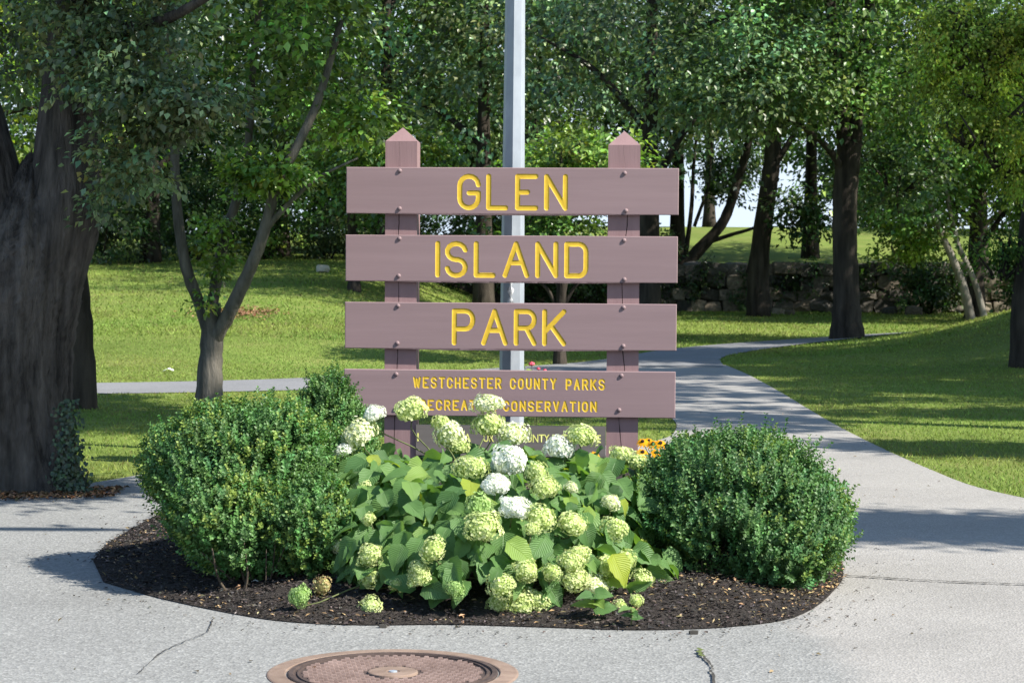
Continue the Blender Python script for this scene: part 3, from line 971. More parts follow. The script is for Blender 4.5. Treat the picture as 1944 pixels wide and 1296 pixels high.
# ------------------------------------------------------------------ hydrangea
def veined_leaf_mat():
    m, nt, nd, lk = new_mat('hydrangea_leaf')
    uv = N(nd, 'ShaderNodeUVMap', uv_map='UVMap')
    sp = nd.new('ShaderNodeSeparateXYZ')
    lk.new(uv.outputs[0], sp.inputs[0])
    def mth(op, a, b=None):
        q = N(nd, 'ShaderNodeMath', operation=op)
        for i, v in enumerate((a, b)):
            if v is None: continue
            if isinstance(v, (int, float)): q.inputs[i].default_value = v
            else: lk.new(v, q.inputs[i])
        return q.outputs[0]
    au = mth('ABSOLUTE', sp.outputs['X'])
    ph = mth('MULTIPLY', mth('SUBTRACT', sp.outputs['Y'], mth('MULTIPLY', au, 0.30)), 44.0)
    rib = mth('ABSOLUTE', mth('SINE', ph))
    mid = N(nd, 'ShaderNodeMapRange'); mid.inputs['From Max'].default_value = 0.07
    lk.new(au, mid.inputs['Value'])
    hgt = mth('MULTIPLY', mth('POWER', rib, 0.5), mid.outputs[0])
    oi = nd.new('ShaderNodeObjectInfo')
    cr = ramp(nd, [(0.0, (0.072, 0.160, 0.050)), (0.4, (0.112, 0.220, 0.064)), (0.75, (0.155, 0.272, 0.072)), (0.88, (0.22, 0.33, 0.060)), (1.0, (0.30, 0.34, 0.03))])
    lk.new(oi.outputs['Random'], cr.inputs['Fac'])
    vr = ramp(nd, [(0.0, (1.18, 1.14, 1.1)), (0.35, (1, 1, 1))])
    lk.new(hgt, vr.inputs['Fac'])
    mul = N(nd, 'ShaderNodeMix', data_type='RGBA', blend_type='MULTIPLY'); mul.inputs['Factor'].default_value = 1
    lk.new(cr.outputs['Color'], mul.inputs['A']); lk.new(vr.outputs['Color'], mul.inputs['B'])
    p = N(nd, 'ShaderNodeBsdfPrincipled', Roughness=0.5); p.inputs['Specular IOR Level'].default_value = 0.4
    lk.new(mul.outputs['Result'], p.inputs['Base Color'])
    bp = N(nd, 'ShaderNodeBump', Strength=0.55, Distance=0.005)
    lk.new(hgt, bp.inputs['Height']); lk.new(bp.outputs[0], p.inputs['Normal'])
    t = nd.new('ShaderNodeBsdfTranslucent')
    m2 = N(nd, 'ShaderNodeMix', data_type='RGBA', blend_type='MULTIPLY'); m2.inputs['Factor'].default_value = 1
    m2.inputs['B'].default_value = (1.7, 1.7, 0.6, 1)
    lk.new(cr.outputs['Color'], m2.inputs['A']); lk.new(m2.outputs['Result'], t.inputs['Color'])
    mx = N(nd, 'ShaderNodeMixShader'); mx.inputs[0].default_value = 0.33
    lk.new(p.outputs[0], mx.inputs[1]); lk.new(t.outputs[0], mx.inputs[2])
    o = nd.new('ShaderNodeOutputMaterial'); lk.new(mx.outputs[0], o.inputs['Surface'])
    return m
M_HYD = veined_leaf_mat()
def big_leaf(seed):
    """ovate toothed leaf, base at the origin, tip along +x, upper side +z; length 1"""
    q = np.random.default_rng(seed)
    rows, colm = 8, (-1, -0.5, 0, 0.5, 1)
    V, Fc, UV = [], [], []
    curl, droop = q.uniform(0.2, 0.5), q.uniform(0.15, 0.42)
    for i in range(rows + 1):
        v = i / rows
        w = 0.40 * (math.sin(math.pi * v ** 0.62) ** 0.8) * (1 - 0.25 * v) + (0.012 if 0 < i < rows else 0.0)
        tooth = 1 + (0.07 if i % 2 else -0.05)
        for u in colm:
            x = v - (0.07 * abs(u) if i < 3 else 0.0) * (1 - v)
            z = curl * abs(u) * w - droop * v * v + 0.02 * math.sin(v * 9 + u * 2 + seed)
            V.append((x, u * w * (tooth if abs(u) == 1 else 1), z)); UV.append((u, v))
    for i in range(rows):
        for j in range(4):
            a = i * 5 + j
            Fc.append((a, a + 5, a + 6, a + 1))
    me = pymesh('leaf', V, Fc, True)
    uvl = me.uv_layers.new(name='UVMap')
    for lp in me.loops: uvl.data[lp.index].uv = UV[lp.vertex_index]
    me.materials.append(M_HYD)
    return me
LEAVES = [big_leaf(i) for i in range(6)]
def frame_from(D, Nv):
    D = D.normalized(); Y = Nv.cross(D)
    if Y.length < 1e-4: Y = Vector((0, 1, 0)).cross(D)
    Y.normalize(); Z = D.cross(Y)
    m = Matrix.Identity(4)
    for i in range(3): m[i][0], m[i][1], m[i][2] = D[i], Y[i], Z[i]
    return m

def flower_head(seed, colors, n=210, squash=0.78, open_=0.10):
    n = int(n * 1.6)
    """dome of four-petalled florets on a core; radius 1"""
    global rng
    keep, rng = rng, np.random.default_rng(seed)
    i = np.arange(n) + 0.5
    cosmin = -0.55
    ct = 1 - i / n * (1 - cosmin); st = np.sqrt(1 - ct ** 2); ph = i * 2.399963
    U = np.stack([st * np.cos(ph), st * np.sin(ph), ct], axis=1)
    lump = 1 + 0.11 * np.sin(U[:, 0] * 4 + seed) + 0.11 * np.sin(U[:, 1] * 5 + seed * 2 + U[:, 2] * 3) + rng.normal(0, 0.05, n)
    P = U * lump[:, None] * np.array([1, 1, squash])
    pal = np.array(colors)
    t = pal[rng.integers(0, len(pal), n)] * rng.uniform(0.88, 1.08, (n, 1))
    drop = rng.random(n) > open_
    P, U, t = P[drop], U[drop], t[drop]
    n = len(P)
    nn = unit(U + rng.normal(0, 0.28, (n, 3)))
    a = unit(np.cross(nn, rng.normal(0, 1, (n, 3)))); b = np.cross(nn, a)
    fr = rng.uniform(0.085, 0.13, n)
    VV, FF, TT, off = [], [], [], 0
    for k in range(4):
        an = k * math.pi / 2
        d = a * math.cos(an) + b * math.sin(an)
        s = -a * math.sin(an) + b * math.cos(an)
        c0 = P; L = fr[:, None]
        v = np.stack([c0, c0 + d * L * .62 + s * L * .48 + nn * L * .22, c0 + d * L * 1.02 + nn * L * .20, c0 + d * L * .62 - s * L * .48 + nn * L * .22], axis=1).reshape(-1, 3)
        q = np.arange(n)[:, None] * 4 + np.array([[0, 1, 2, 3]])
        VV.append(v); FF.append(q + off); TT.append(np.repeat(t * rng.uniform(.92, 1.05, (n, 1)), 4, axis=0)); off += len(v)
    # core
    cv, cf = [], []
    for iy in range(7):
        th = math.pi * iy / 6 * 0.8
        for ix in range(10):
            f_ = 2 * math.pi * ix / 10
            cv.append((0.84 * math.sin(th) * math.cos(f_), 0.84 * math.sin(th) * math.sin(f_), 0.84 * squash * math.cos(th)))
    for iy in range(6):
        for ix in range(10):
            cf.append((iy * 10 + ix, (iy + 1) * 10 + ix, (iy + 1) * 10 + (ix + 1) % 10, iy * 10 + (ix + 1) % 10))
    VV.append(np.array(cv)); FF.append(np.array(cf) + off); TT.append(np.tile(np.array([colors[0]]) * np.array([[.6, .68, .45]]), (len(cv), 1)))
    me = npmesh('flower_head', np.vstack(VV), np.vstack(FF), np.vstack(TT))
    me.materials.append(M_PETAL)
    rng = keep
    return me
WHITE = [(0.84, 0.86, 0.80), (0.80, 0.83, 0.70), (0.86, 0.87, 0.83)]
CREAM = [(0.76, 0.79, 0.50), (0.82, 0.83, 0.64), (0.66, 0.72, 0.36)]
LIME = [(0.60, 0.68, 0.28), (0.70, 0.75, 0.38), (0.54, 0.64, 0.24)]
GREENF = [(0.34, 0.50, 0.17), (0.42, 0.56, 0.22), (0.28, 0.44, 0.14)]
BROWNF = [(0.50, 0.38, 0.20), (0.60, 0.60, 0.28), (0.40, 0.26, 0.14)]
HEADS = {'w': [flower_head(1, WHITE, 260, .75, .02), flower_head(2, WHITE, 240, .7, .03)], 'c': [flower_head(3, CREAM, 220), flower_head(4, CREAM, 190, .8, .15)],
         'l': [flower_head(5, LIME, 210), flower_head(6, LIME, 180, .8, .18), flower_head(7, LIME, 200, .72, .12), flower_head(8, LIME, 170, .85, .25)],
         'g': [flower_head(9, GREENF, 200, .9, .1)], 'b': [flower_head(10, BROWNF, 120, .7, .3)]}
HC, HR = Vector((-0.10, 8.52, 0.17)), Vector((0.66, 1.00, 0.375))
hyd = empty('hydrangea_bush', (HC.x, 8.6, 0.06))
tag(hyd, 'hydrangea bush with white and lime flower heads in front of the sign', 'bush')
HB = Vector(hyd.location)
flowers = [  # px, py, width px, kind
    (711, 786, 42, 'w'), (681, 826, 64, 'c'), (650, 857, 34, 'w'), (966, 878, 74, 'w'), (941, 921, 54, 'w'), (976, 963, 60, 'w'), (1062, 852, 58, 'w'),
    (974, 826, 56, 'c'), (780, 780, 66, 'l'), (926, 767, 58, 'c'), (927, 807, 60, 'l'), (837, 803, 36, 'l'), (853, 826, 62, 'c'), (872, 848, 50, 'l'),
    (893, 888, 58, 'l'), (1104, 828, 58, 'l'), (1180, 866, 52, 'l'), (1210, 878, 50, 'l'), (917, 1000, 64, 'l'), (1026, 984, 62, 'l'), (1088, 994, 54, 'l'),
    (1018, 898, 46, 'l'), (1034, 926, 52, 'l'), (1160, 953, 40, 'c'), (1166, 1003, 46, 'l'), (702, 1053, 52, 'l'), (822, 1044, 52, 'l'), (645, 1036, 32, 'c'),
    (796, 1096, 46, 'l'), (793, 1080, 38, 'l'), (702, 1096, 42, 'l'), (751, 1109, 26, 'l'), (702, 1155, 48, 'l'), (864, 1118, 38, 'g'), (569, 1131, 46, 'g'), (612, 1112, 40, 'b'),
    (951, 1110, 50, 'l'), (998, 1083, 48, 'l'), (1047, 1087, 38, 'l'), (1084, 1068, 46, 'l'), (1102, 1049, 38, 'l'), (1152, 1076, 48, 'l'), (1186, 1062, 44, 'l'),
    (1132, 1112, 58, 'c'), (1090, 1098, 52, 'l'), (1222, 1104, 44, 'l'), (1204, 1084, 44, 'l'), (1178, 1152, 34, 'l'), (990, 1149, 60, 'l'), (1022, 1138, 44, 'l'), (946, 1142, 42, 'l'),
    (1208, 1140, 30, 'l'), (908, 965, 56, 'g'), (690, 922, 38, 'l'), (1010, 1003, 30, 'l'), (1164, 1178, 24, 'g'), (1190, 930, 30, 'c'), (700, 985, 30, 'l'), (1085, 925, 26, 'c')]
stem_from = lambda: Vector((HC.x + rng.normal(0, 0.13), 8.5 + rng.normal(0, 0.2), 0.04))
count = {}
fpos = []
for (px, py, wpx, kd) in flowers:
    p = ray_ellipsoid(px, py, HC, HR)
    if p.z < 0.10:                                   # low heads lie just above the mulch
        g = ground(px, py + wpx * 0.38, 0.06)
        if g.y < p.y or p.z < 0.05: p = at(px, py, max(g.y, 7.62))
    outw = Vector(((p.x - HC.x) / HR.x, (p.y - HC.y) / HR.y * 0.8, (p.z - 0.1) / HR.z)).normalized()
    i = count.get(kd, 0); count[kd] = i + 1
    me = HEADS[kd][i % len(HEADS[kd])]
    rad = wpx / 2 * p.y / F_PX * 1.02
    up = (outw * 0.75 + Vector((0, -0.15, 0.65)) + Vector(rng.normal(0, 0.15, 3))).normalized()
    o = link('flower_head', me, None, hyd)
    rotm = up.to_track_quat('Z', 'Y').to_matrix().to_4x4() @ Matrix.Rotation(rng.uniform(0, 6.28), 4, 'Z')
    o.matrix_local = Matrix.Translation(p - HB) @ rotm @ Matrix.Diagonal((rad * rng.uniform(.92, 1.12), rad * rng.uniform(.85, 1.05), rad * rng.uniform(.78, 1.1), 1))
    fpos.append((p, rad))
    s0 = stem_from()
    e = p - up * rad * 0.55
    pts = spline([s0, (s0 * .45 + e * .55) + Vector((0, 0, 0.06)), e - up * 0.05, e], 9)
    mb = MB(); mb.tube([Vector(q) - HB for q in pts], np.linspace(0.0045, 0.0022, 9), 5)
    mb.build('stem', M_STEM, hyd, smooth=True)

def leaf_spot(surface):
    while True:
        d = Vector(rng.normal(0, 1, 3)).normalized()
        if d.z < -0.25 or (surface and d.y > 0.55): continue
        k = rng.uniform(0.86, 1.02) if surface else rng.uniform(0.55, 0.95)
        if surface and rng.random() < 0.30:          # low skirt of leaves towards the road
            p = Vector((HC.x + 0.06 + d.x * 0.66 * k, 8.17 + d.y * 0.60 * k, 0.13 + d.z * 0.17 * k))
        elif surface and rng.random() < 0.30:        # shoulders left and right of the crown
            sd = -0.56 if rng.random() < 0.55 else 0.36
            p = Vector((sd + d.x * 0.22 * k, 8.65 + d.y * 0.45 * k, 0.35 + d.z * 0.16 * k))
        else:
            p = Vector((HC.x + d.x * HR.x * k, HC.y + d.y * HR.y * k, HC.z + d.z * HR.z * k * 0.97))
        if p.z < 0.05: continue
        if p.z < 0.20 and -0.17 < p.x < -0.03 and p.y < 8.3: continue
        # keep the flower heads clear
        bad = False
        if surface:
            for q, r in fpos:
                if abs(p.x - q.x * p.y / q.y) < r * 1.0 and abs((CAM_H - p.z) / p.y - (CAM_H - q.z) / q.y) < r * 1.0 / q.y and p.y < q.y + 0.03: bad = True; break
        if not bad: return p, d
def leaf_frame(p, d):
    outw = Vector((d.x, d.y, d.z * 0.6))
    Nv = (outw * 0.55 + Vector((0.18, -0.35, 0.62)) + Vector(rng.normal(0, 0.42, 3))).normalized()
    D = Vector((d.x * 0.8, d.y * 0.8, -0.55)) + Vector(rng.normal(0, 0.45, 3))
    D = D - Nv * D.dot(Nv)
    return frame_from(D, Nv)
for i in range(300):
    p, d = leaf_spot(True)
    L = rng.uniform(0.065, 0.135)
    fr = leaf_frame(p, d)
    o = link('leaf', LEAVES[i % 6], None, hyd)
    o.matrix_local = Matrix.Translation(p - HB) @ fr @ Matrix.Translation((-L * 0.55, 0, 0)) @ Matrix.Diagonal((L, L * rng.uniform(0.9, 1.15), L, 1))
# the leaves further in, joined
VV, FF, UVs, off = [], [], [], 0
base_uv = [tuple(LEAVES[0].uv_layers[0].data[l.index].uv) for l in LEAVES[0].loops]
lv = [np.array([v.co for v in L_.vertices]) for L_ in LEAVES]
lf = np.array([p.vertices for p in LEAVES[0].polygons])
for i in range(1000):
    p, d = leaf_spot(i % 2 == 0)
    L = rng.uniform(0.06, 0.125)
    m = np.array(Matrix.Translation(p - HB) @ leaf_frame(p, d) @ Matrix.Scale(L, 4))
    v = lv[i % 6] @ m[:3, :3].T + m[:3, 3]
    VV.append(v); FF.append(lf + off); off += len(v); UVs += base_uv
me = npmesh('inner_leaves', np.vstack(VV), np.vstack(FF), smooth=True)
uvl = me.uv_layers.new(name='UVMap')
uvl.data.foreach_set('uv', np.array(UVs, np.float32).ravel())
tag(link('inner_leaves', me, M_HYD, hyd), kind='stuff')
# two seedlings at the bed's front edge
def seedling(px, py, label, n, L, seed):
    q = np.random.default_rng(seed)
    g = ground(px, py)
    root = empty('hydrangea_seedling', (g.x, g.y, 0.02))
    tag(root, label, 'seedling')
    mb = MB(); mb.tube([(0, 0, 0), (0.004, 0, L * .6), (0.0, 0, L * 1.1)], [0.003, 0.0025, 0.002], 5)
    mb.build('stem', M_STEM, root, smooth=True)
    for i in range(n):
        a = i * 2.4 + q.uniform(0, .5)
        D = Vector((math.cos(a), math.sin(a) * .8 - .25, 0.15)); Nv = Vector((0, -0.55, 1)) + Vector(q.normal(0, .2, 3))
        o = link('leaf', LEAVES[(i + 2) % 6], None, root)
        o.matrix_local = Matrix.Translation((0, 0, L * (0.45 + 0.7 * i / n))) @ frame_from(D, Nv) @ Matrix.Scale(L * q.uniform(.7, 1.1), 4)
seedling(1198, 1196, 'small leafy seedling at the front edge of the mulch', 5, 0.055, 1)
seedling(1128, 1186, 'low green shoot with broad leaves under the right hydrangea heads', 6, 0.09, 2)

# ------------------------------------------------------------------ other bed flowers
def ray_flower(seed):
    """drooping golden rays round a dark cone, radius 1"""
    q = np.random.default_rng(seed)
    V, Fc, Tn = [], [], []
    for k in range(13):
        a = 2 * math.pi * k / 13 + q.normal(0, .06)
        dr = q.uniform(0.25, 0.5)
        c, s = math.cos(a), math.sin(a)
        b = len(V)
        for (r_, w, z) in ((0.2, 0.08, 0.02), (0.6, 0.19, -0.08), (1.0, 0.05, -dr)):
            V += [(c * r_ - s * w, s * r_ + c * w, z), (c * r_ + s * w, s * r_ - c * w, z)]
        Fc += [(b, b + 1, b + 3, b + 2), (b + 2, b + 3, b + 5, b + 4)]
        Tn += [(0.80, 0.36, 0.008)] * 6
    return npmesh('petals', np.array(V), np.array(Fc), np.array(Tn))
PETALS = ray_flower(1); PETALS.materials.append(M_PETAL)
M_CONE = noise_mat('dark_cone', [(0.3, (0.018, 0.010, 0.007)), (0.7, (0.05, 0.028, 0.018))], 200, rough=1.0)
mb = MB(); mb.lathe([(0.27, -0.03), (0.28, 0.1), (0.2, 0.26), (0.0, 0.32)], 10)
CONE = pymesh('cone', mb.V, mb.F, True); CONE.materials.append(M_CONE)
def susan(label, base, heads, n_leaf):
    root = empty('coneflower_plant', base); tag(root, label, 'flower')
    b = Vector(base)
    for (px, py, wpx, d) in heads:
        p = at(px, py, d); r_ = wpx / 2 * d / F_PX
        o = link('flower', PETALS, None, root); o.matrix_local = Matrix.Translation(p - b) @ Matrix.Rotation(R(38), 4, 'X') @ Matrix.Rotation(rng.uniform(-.3, .3), 4, 'Y') @ Matrix.Scale(r_, 4)
        link('cone', CONE, None, o)
        mb = MB(); mb.tube(spline([Vector((b.x + rng.normal(0, .04), b.y, .03)) - b, (p - b) * .6 + Vector((0, 0, .03)), p - b], 6), [0.003] * 6, 5)
        mb.build('stem', M_STEM, root, smooth=True)
    for i in range(n_leaf):
        a = rng.uniform(0, 6.28)
        o = link('leaf', LEAVES[i % 6], None, root)
        L = rng.uniform(.07, .12)
        o.matrix_local = Matrix.Translation((rng.normal(0, .07), rng.normal(0, .05), rng.uniform(.05, .2))) @ frame_from(Vector((math.cos(a), math.sin(a), .1)), Vector((0, -.3, 1))) @ Matrix.Diagonal((L, L * .6, L, 1))
susan('clump of orange coneflowers with dark centres beside the right sign post', (0.80, 11.2, 0.08),
      [(1220, 838, 26, 11.3), (1240, 842, 28, 11.2), (1254, 841, 28, 11.1), (1284, 845, 22, 11.0), (1220, 858, 28, 11.1), (1246, 859, 26, 11.0), (1232, 836, 20, 11.4)], 14)
susan('few orange coneflowers half hidden behind the hydrangea leaves', (0.35, 10.6, 0.08), [(1130, 862, 22, 10.6), (1170, 880, 18, 10.5), (1062, 915, 18, 10.4)], 8)
M_PINK = noise_mat('pink_petals', [(0.3, (0.55, 0.05, 0.10)), (0.7, (0.75, 0.14, 0.20))], 90, rough=0.7)
M_DLEAF = noise_mat('dark_leaf', [(0.3, (0.03, 0.07, 0.02)), (0.7, (0.07, 0.13, 0.035))], 30, rough=0.6)
root = empty('rose_plant', (0.15, 14.0, 0.05)); tag(root, 'small rose plant with a pink bloom behind the pole', 'flower')
for px, py, wpx in ((1009, 691, 13), (1022, 700, 8), (1034, 703, 8)):
    p = at(px, py, 14.0) - Vector((0.15, 14.0, 0.05)); r_ = wpx / 2 * 14 / F_PX
    mb = MB()
    for k in range(3):
        mb.lathe([(0.2 * r_, -0.6 * r_), ((1 - .28 * k) * r_, -0.1 * r_ + .2 * k * r_), ((.85 - .28 * k) * r_, (.45 + .15 * k) * r_)], 9, p)
    mb.build('bloom', M_PINK, root)
    mb = MB(); mb.tube([(0, 0, 0), p * .5 + Vector((.02, 0, .02)), p], [.004, .003, .002], 5); mb.build('stem', M_STEM, root)
for i in range(16):
    L = rng.uniform(.03, .06); a = rng.uniform(0, 6.28)
    o = link('leaf', LEAVES[i % 6], None, root)
    o.matrix_local = Matrix.Translation((rng.normal(0, .05), rng.normal(0, .05), rng.uniform(.15, .62))) @ frame_from(Vector((math.cos(a), math.sin(a), -.2)), Vector((0, -.4, 1))) @ Matrix.Scale(L, 4)

# ------------------------------------------------------------------ grass blades on the lawn
def grass(n, x0, x1, y0, y1, h, w, base, seed):
    q = np.random.default_rng(seed)
    x = q.uniform(x0, x1, n); y = y0 + (y1 - y0) * q.random(n) ** 1.25
    ok = (np.abs(x) < 0.262 * y + 0.6) & ~is_paved(x, y) & ~inside(BED, x, y)
    x, y = x[ok], y[ok]
    m = len(x)
    z = T(x, y)
    hh = h * q.uniform(0.5, 1.25, m); a = q.uniform(0, 6.28, m); ln = q.normal(0, 0.8, (m, 2)) * hh[:, None]
    dx, dy = np.cos(a) * w * (0.7 + y / 30), np.sin(a) * w * (0.7 + y / 30)
    V = np.stack([np.stack([x - dx, y - dy, z - .005], 1), np.stack([x + dx, y + dy, z - .005], 1), np.stack([x + ln[:, 0], y + ln[:, 1], z + hh], 1)], axis=1).reshape(-1, 3)
    F3 = np.arange(m * 3).reshape(-1, 3)
    patch = np.sin(x * 1.3 + np.sin(y * .9) * 2) * np.sin(y * 0.7 + x * .4)
    t = np.array(base) * np.exp(q.normal(0, .25, (m, 1))) * (1 + 0.22 * patch[:, None] * np.array([[1.0, .3, .6]]))
    dry = q.random(m) < 0.10 + 0.12 * (patch > 0.4)
    t[dry] = np.array([0.20, 0.18, 0.07]) * q.uniform(.7, 1.2, (int(dry.sum()), 1))
    return V, F3, np.repeat(t, 3, axis=0)
gs = [grass(380000, -9, 11, 11.0, 34, 0.023, 0.0042, (0.185, 0.255, 0.052), 1), grass(90000, -14, 14, 30, 54, 0.045, 0.006, (0.180, 0.250, 0.050), 2)]
VV, FF, TT, off = [], [], [], 0
for v, f, t in gs:
    VV.append(v); FF.append(f + off); TT.append(t); off += len(v)
tag(link('grass', npmesh('grass', np.vstack(VV), np.vstack(FF), np.vstack(TT)), M_GRASSB), 'short green and partly dry lawn grass', kind='stuff')

def sprays(c, r, ncl, nleaf, cl_r, L, tint, flat=0.45, var=0.22, droop=0.35, clvar=0.48, shell=0.45, hang=0.0):
    """leaf sprays spread through an ellipsoid; returns leaf arrays and spray centres"""
    u = unit(rng.normal(0, 1, (ncl, 3))) * (rng.random((ncl, 1)) ** shell)
    C0 = np.array(c) + u * np.array(r)
    k = rng.poisson(nleaf, ncl) + 3
    idx = np.repeat(np.arange(ncl), k)
    n = len(idx)
    g = rng.normal(0, 1, (n, 3)) * np.array([1, 1, flat])
    rr = (cl_r * rng.uniform(0.6, 1.35, ncl))[idx][:, None]
    tilt = rng.normal(0, 0.35, (ncl, 2))[idx]
    P = C0[idx] + g * rr * 0.54
    P[:, 2] += (g[:, 0] * tilt[:, 0] + g[:, 1] * tilt[:, 1]) * rr[:, 0] * 0.6 - hang * (g[:, 0] ** 2 + g[:, 1] ** 2) * rr[:, 0] * 0.3
    outw = unit(P - np.array(c))
    D = unit(outw * 0.5 + g * 0.35 + rng.normal(0, 0.6, (n, 3)) + np.array([0, 0, -droop]))
    Nn = unit(np.array([0, 0, 1.0]) + outw * 0.45 + rng.normal(0, 0.42, (n, 3)))
    ct = np.exp(rng.normal(0, clvar, (ncl, 1)))[idx]  # tint spread per spray also puts shade and lit patches into the colour
    hue = np.clip(rng.normal(0.03, 0.18, (ncl, 1)), -0.12, 0.5)[idx]
    t = tints(n, tint, var, 0.08) * ct * (1 + hue * np.array([[1.2, 0.2, -0.3]]))
    Ls = L * rng.uniform(0.65, 1.25, n)
    return leaf_arrays(P, D, Nn, Ls, Ls * rng.uniform(0.55, 0.78, n), t, 0.2), C0

def join(parts):
    VV, FF, TT, off = [], [], [], 0
    for v, f, t in parts:
        VV.append(v); FF.append(f + off); TT.append(t); off += len(v)
    return np.vstack(VV), np.vstack(FF), np.vstack(TT)

# ------------------------------------------------------------------ stone retaining wall
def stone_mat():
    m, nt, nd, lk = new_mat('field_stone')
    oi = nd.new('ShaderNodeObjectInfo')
    r = ramp(nd, [(0.0, (0.05, 0.047, 0.04)), (0.35, (0.10, 0.09, 0.075)), (0.65, (0.16, 0.13, 0.095)), (0.8, (0.28, 0.235, 0.18)), (1.0, (0.09, 0.085, 0.08))])  # dirty stone tones, darkened to carry the wall's deep shade too
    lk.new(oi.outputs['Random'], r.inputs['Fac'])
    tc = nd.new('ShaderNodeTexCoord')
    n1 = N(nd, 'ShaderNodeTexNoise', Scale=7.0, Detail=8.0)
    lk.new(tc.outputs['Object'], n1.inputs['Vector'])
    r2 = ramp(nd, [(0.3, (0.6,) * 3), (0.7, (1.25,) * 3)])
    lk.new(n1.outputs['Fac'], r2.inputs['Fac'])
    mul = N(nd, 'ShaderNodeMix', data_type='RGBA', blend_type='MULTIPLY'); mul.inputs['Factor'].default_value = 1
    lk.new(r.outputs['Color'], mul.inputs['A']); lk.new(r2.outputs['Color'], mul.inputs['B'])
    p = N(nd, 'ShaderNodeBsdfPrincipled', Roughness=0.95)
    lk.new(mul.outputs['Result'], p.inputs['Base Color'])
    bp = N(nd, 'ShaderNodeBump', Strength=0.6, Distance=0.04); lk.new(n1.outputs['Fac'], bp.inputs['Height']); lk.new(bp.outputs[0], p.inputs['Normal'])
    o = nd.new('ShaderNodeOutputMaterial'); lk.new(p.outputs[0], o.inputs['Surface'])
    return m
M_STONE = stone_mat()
def rock_mesh(seed):
    q = np.random.default_rng(seed)
    bm = bmesh.new()
    bmesh.ops.create_cube(bm, size=1.0)
    bmesh.ops.subdivide_edges(bm, edges=bm.edges[:], cuts=1, use_grid_fill=True)
    for v in bm.verts:
        n_ = v.co.normalized() * 0.62
        v.co = v.co * 0.62 + n_ * 0.42 + Vector(q.normal(0, 0.045, 3))
    me = bpy.data.meshes.new('stone'); bm.to_mesh(me); bm.free()
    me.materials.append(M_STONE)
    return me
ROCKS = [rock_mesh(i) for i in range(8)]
WALL_Y = 52.4
wall = empty('stone_wall', (4.0, WALL_Y, 0.15))
tag(wall, 'rough fieldstone retaining wall below the grassy hill', 'wall')
mb = MB(); mb.box(-8.0, 9.2, 0.28, 0.85, -0.3, 1.12)
mb.build('rubble_core', noise_mat('rubble', [(0.3, (0.03, 0.028, 0.025)), (0.7, (0.09, 0.08, 0.07))], 4, rough=1.0, bump=1.0, bump_scale=6, bdist=0.1), wall)
zc, rowi, ns = 0.0, 0, 0
while zc < 1.02:
    hrow = rng.uniform(0.24, 0.36)
    x = 8.9 + rng.uniform(0, .3)
    while x > -3.2 and ns < 300:
        wd = rng.uniform(0.30, 0.66)
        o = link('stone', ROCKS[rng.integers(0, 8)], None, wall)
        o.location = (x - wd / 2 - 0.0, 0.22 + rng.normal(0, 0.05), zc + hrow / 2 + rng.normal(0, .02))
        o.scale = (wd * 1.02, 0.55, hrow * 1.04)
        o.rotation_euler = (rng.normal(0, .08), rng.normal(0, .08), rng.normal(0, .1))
        x -= wd; ns += 1
    zc += hrow; rowi += 1
pv = []
for x_ in np.arange(-3.5, 5.0, 0.55):
    pv.append(sprays(c=(x_ + rng.normal(0, .2), -0.1, rng.uniform(.5, 1.05)), r=(.35, .08, .45), ncl=9, nleaf=26, cl_r=.16, L=.09, tint=(0.04, 0.075, 0.025), flat=1.0, droop=.8)[0])
v, f, t = join(pv)
tag(link('ivy', npmesh('ivy', v, f, t), M_LEAF, wall), kind='stuff')
# fallen stones and a pale rock on the lawn
def loose_rock(px, py, wpx, d, label, k):
    p = at(px, py, d); r_ = wpx * d / F_PX
    o = link('rock', ROCKS[k], None); o.location = (p.x, d, float(T(p.x, d)) + r_ * 0.22)
    o.scale = (r_, r_ * .8, r_ * .55); o.rotation_euler = (0.1, 0.12, k)
    tag(o, label, 'rock')
    return o
rk = loose_rock(612, 518, 24, 44, 'single pale rock lying on the left lawn slope', 2)
rk.data = rk.data.copy(); rk.data.materials[0] = noise_mat('pale_rock', [(0.3, (0.38, 0.35, 0.28)), (0.7, (0.55, 0.51, 0.42))], 6, rough=0.9)
loose_rock(1478, 580, 22, 50, 'flat tan stone fallen at the foot of the wall by the left trunk', 1)
loose_rock(1500, 586, 16, 49.5, 'small fallen stone on the grass in front of the wall', 4)
loose_rock(1690, 582, 26, 50.5, 'rounded stone at the wall foot right of the forked trunk', 5)
loose_rock(1735, 584, 30, 50.2, 'largest fallen stone at the right end of the wall', 6)

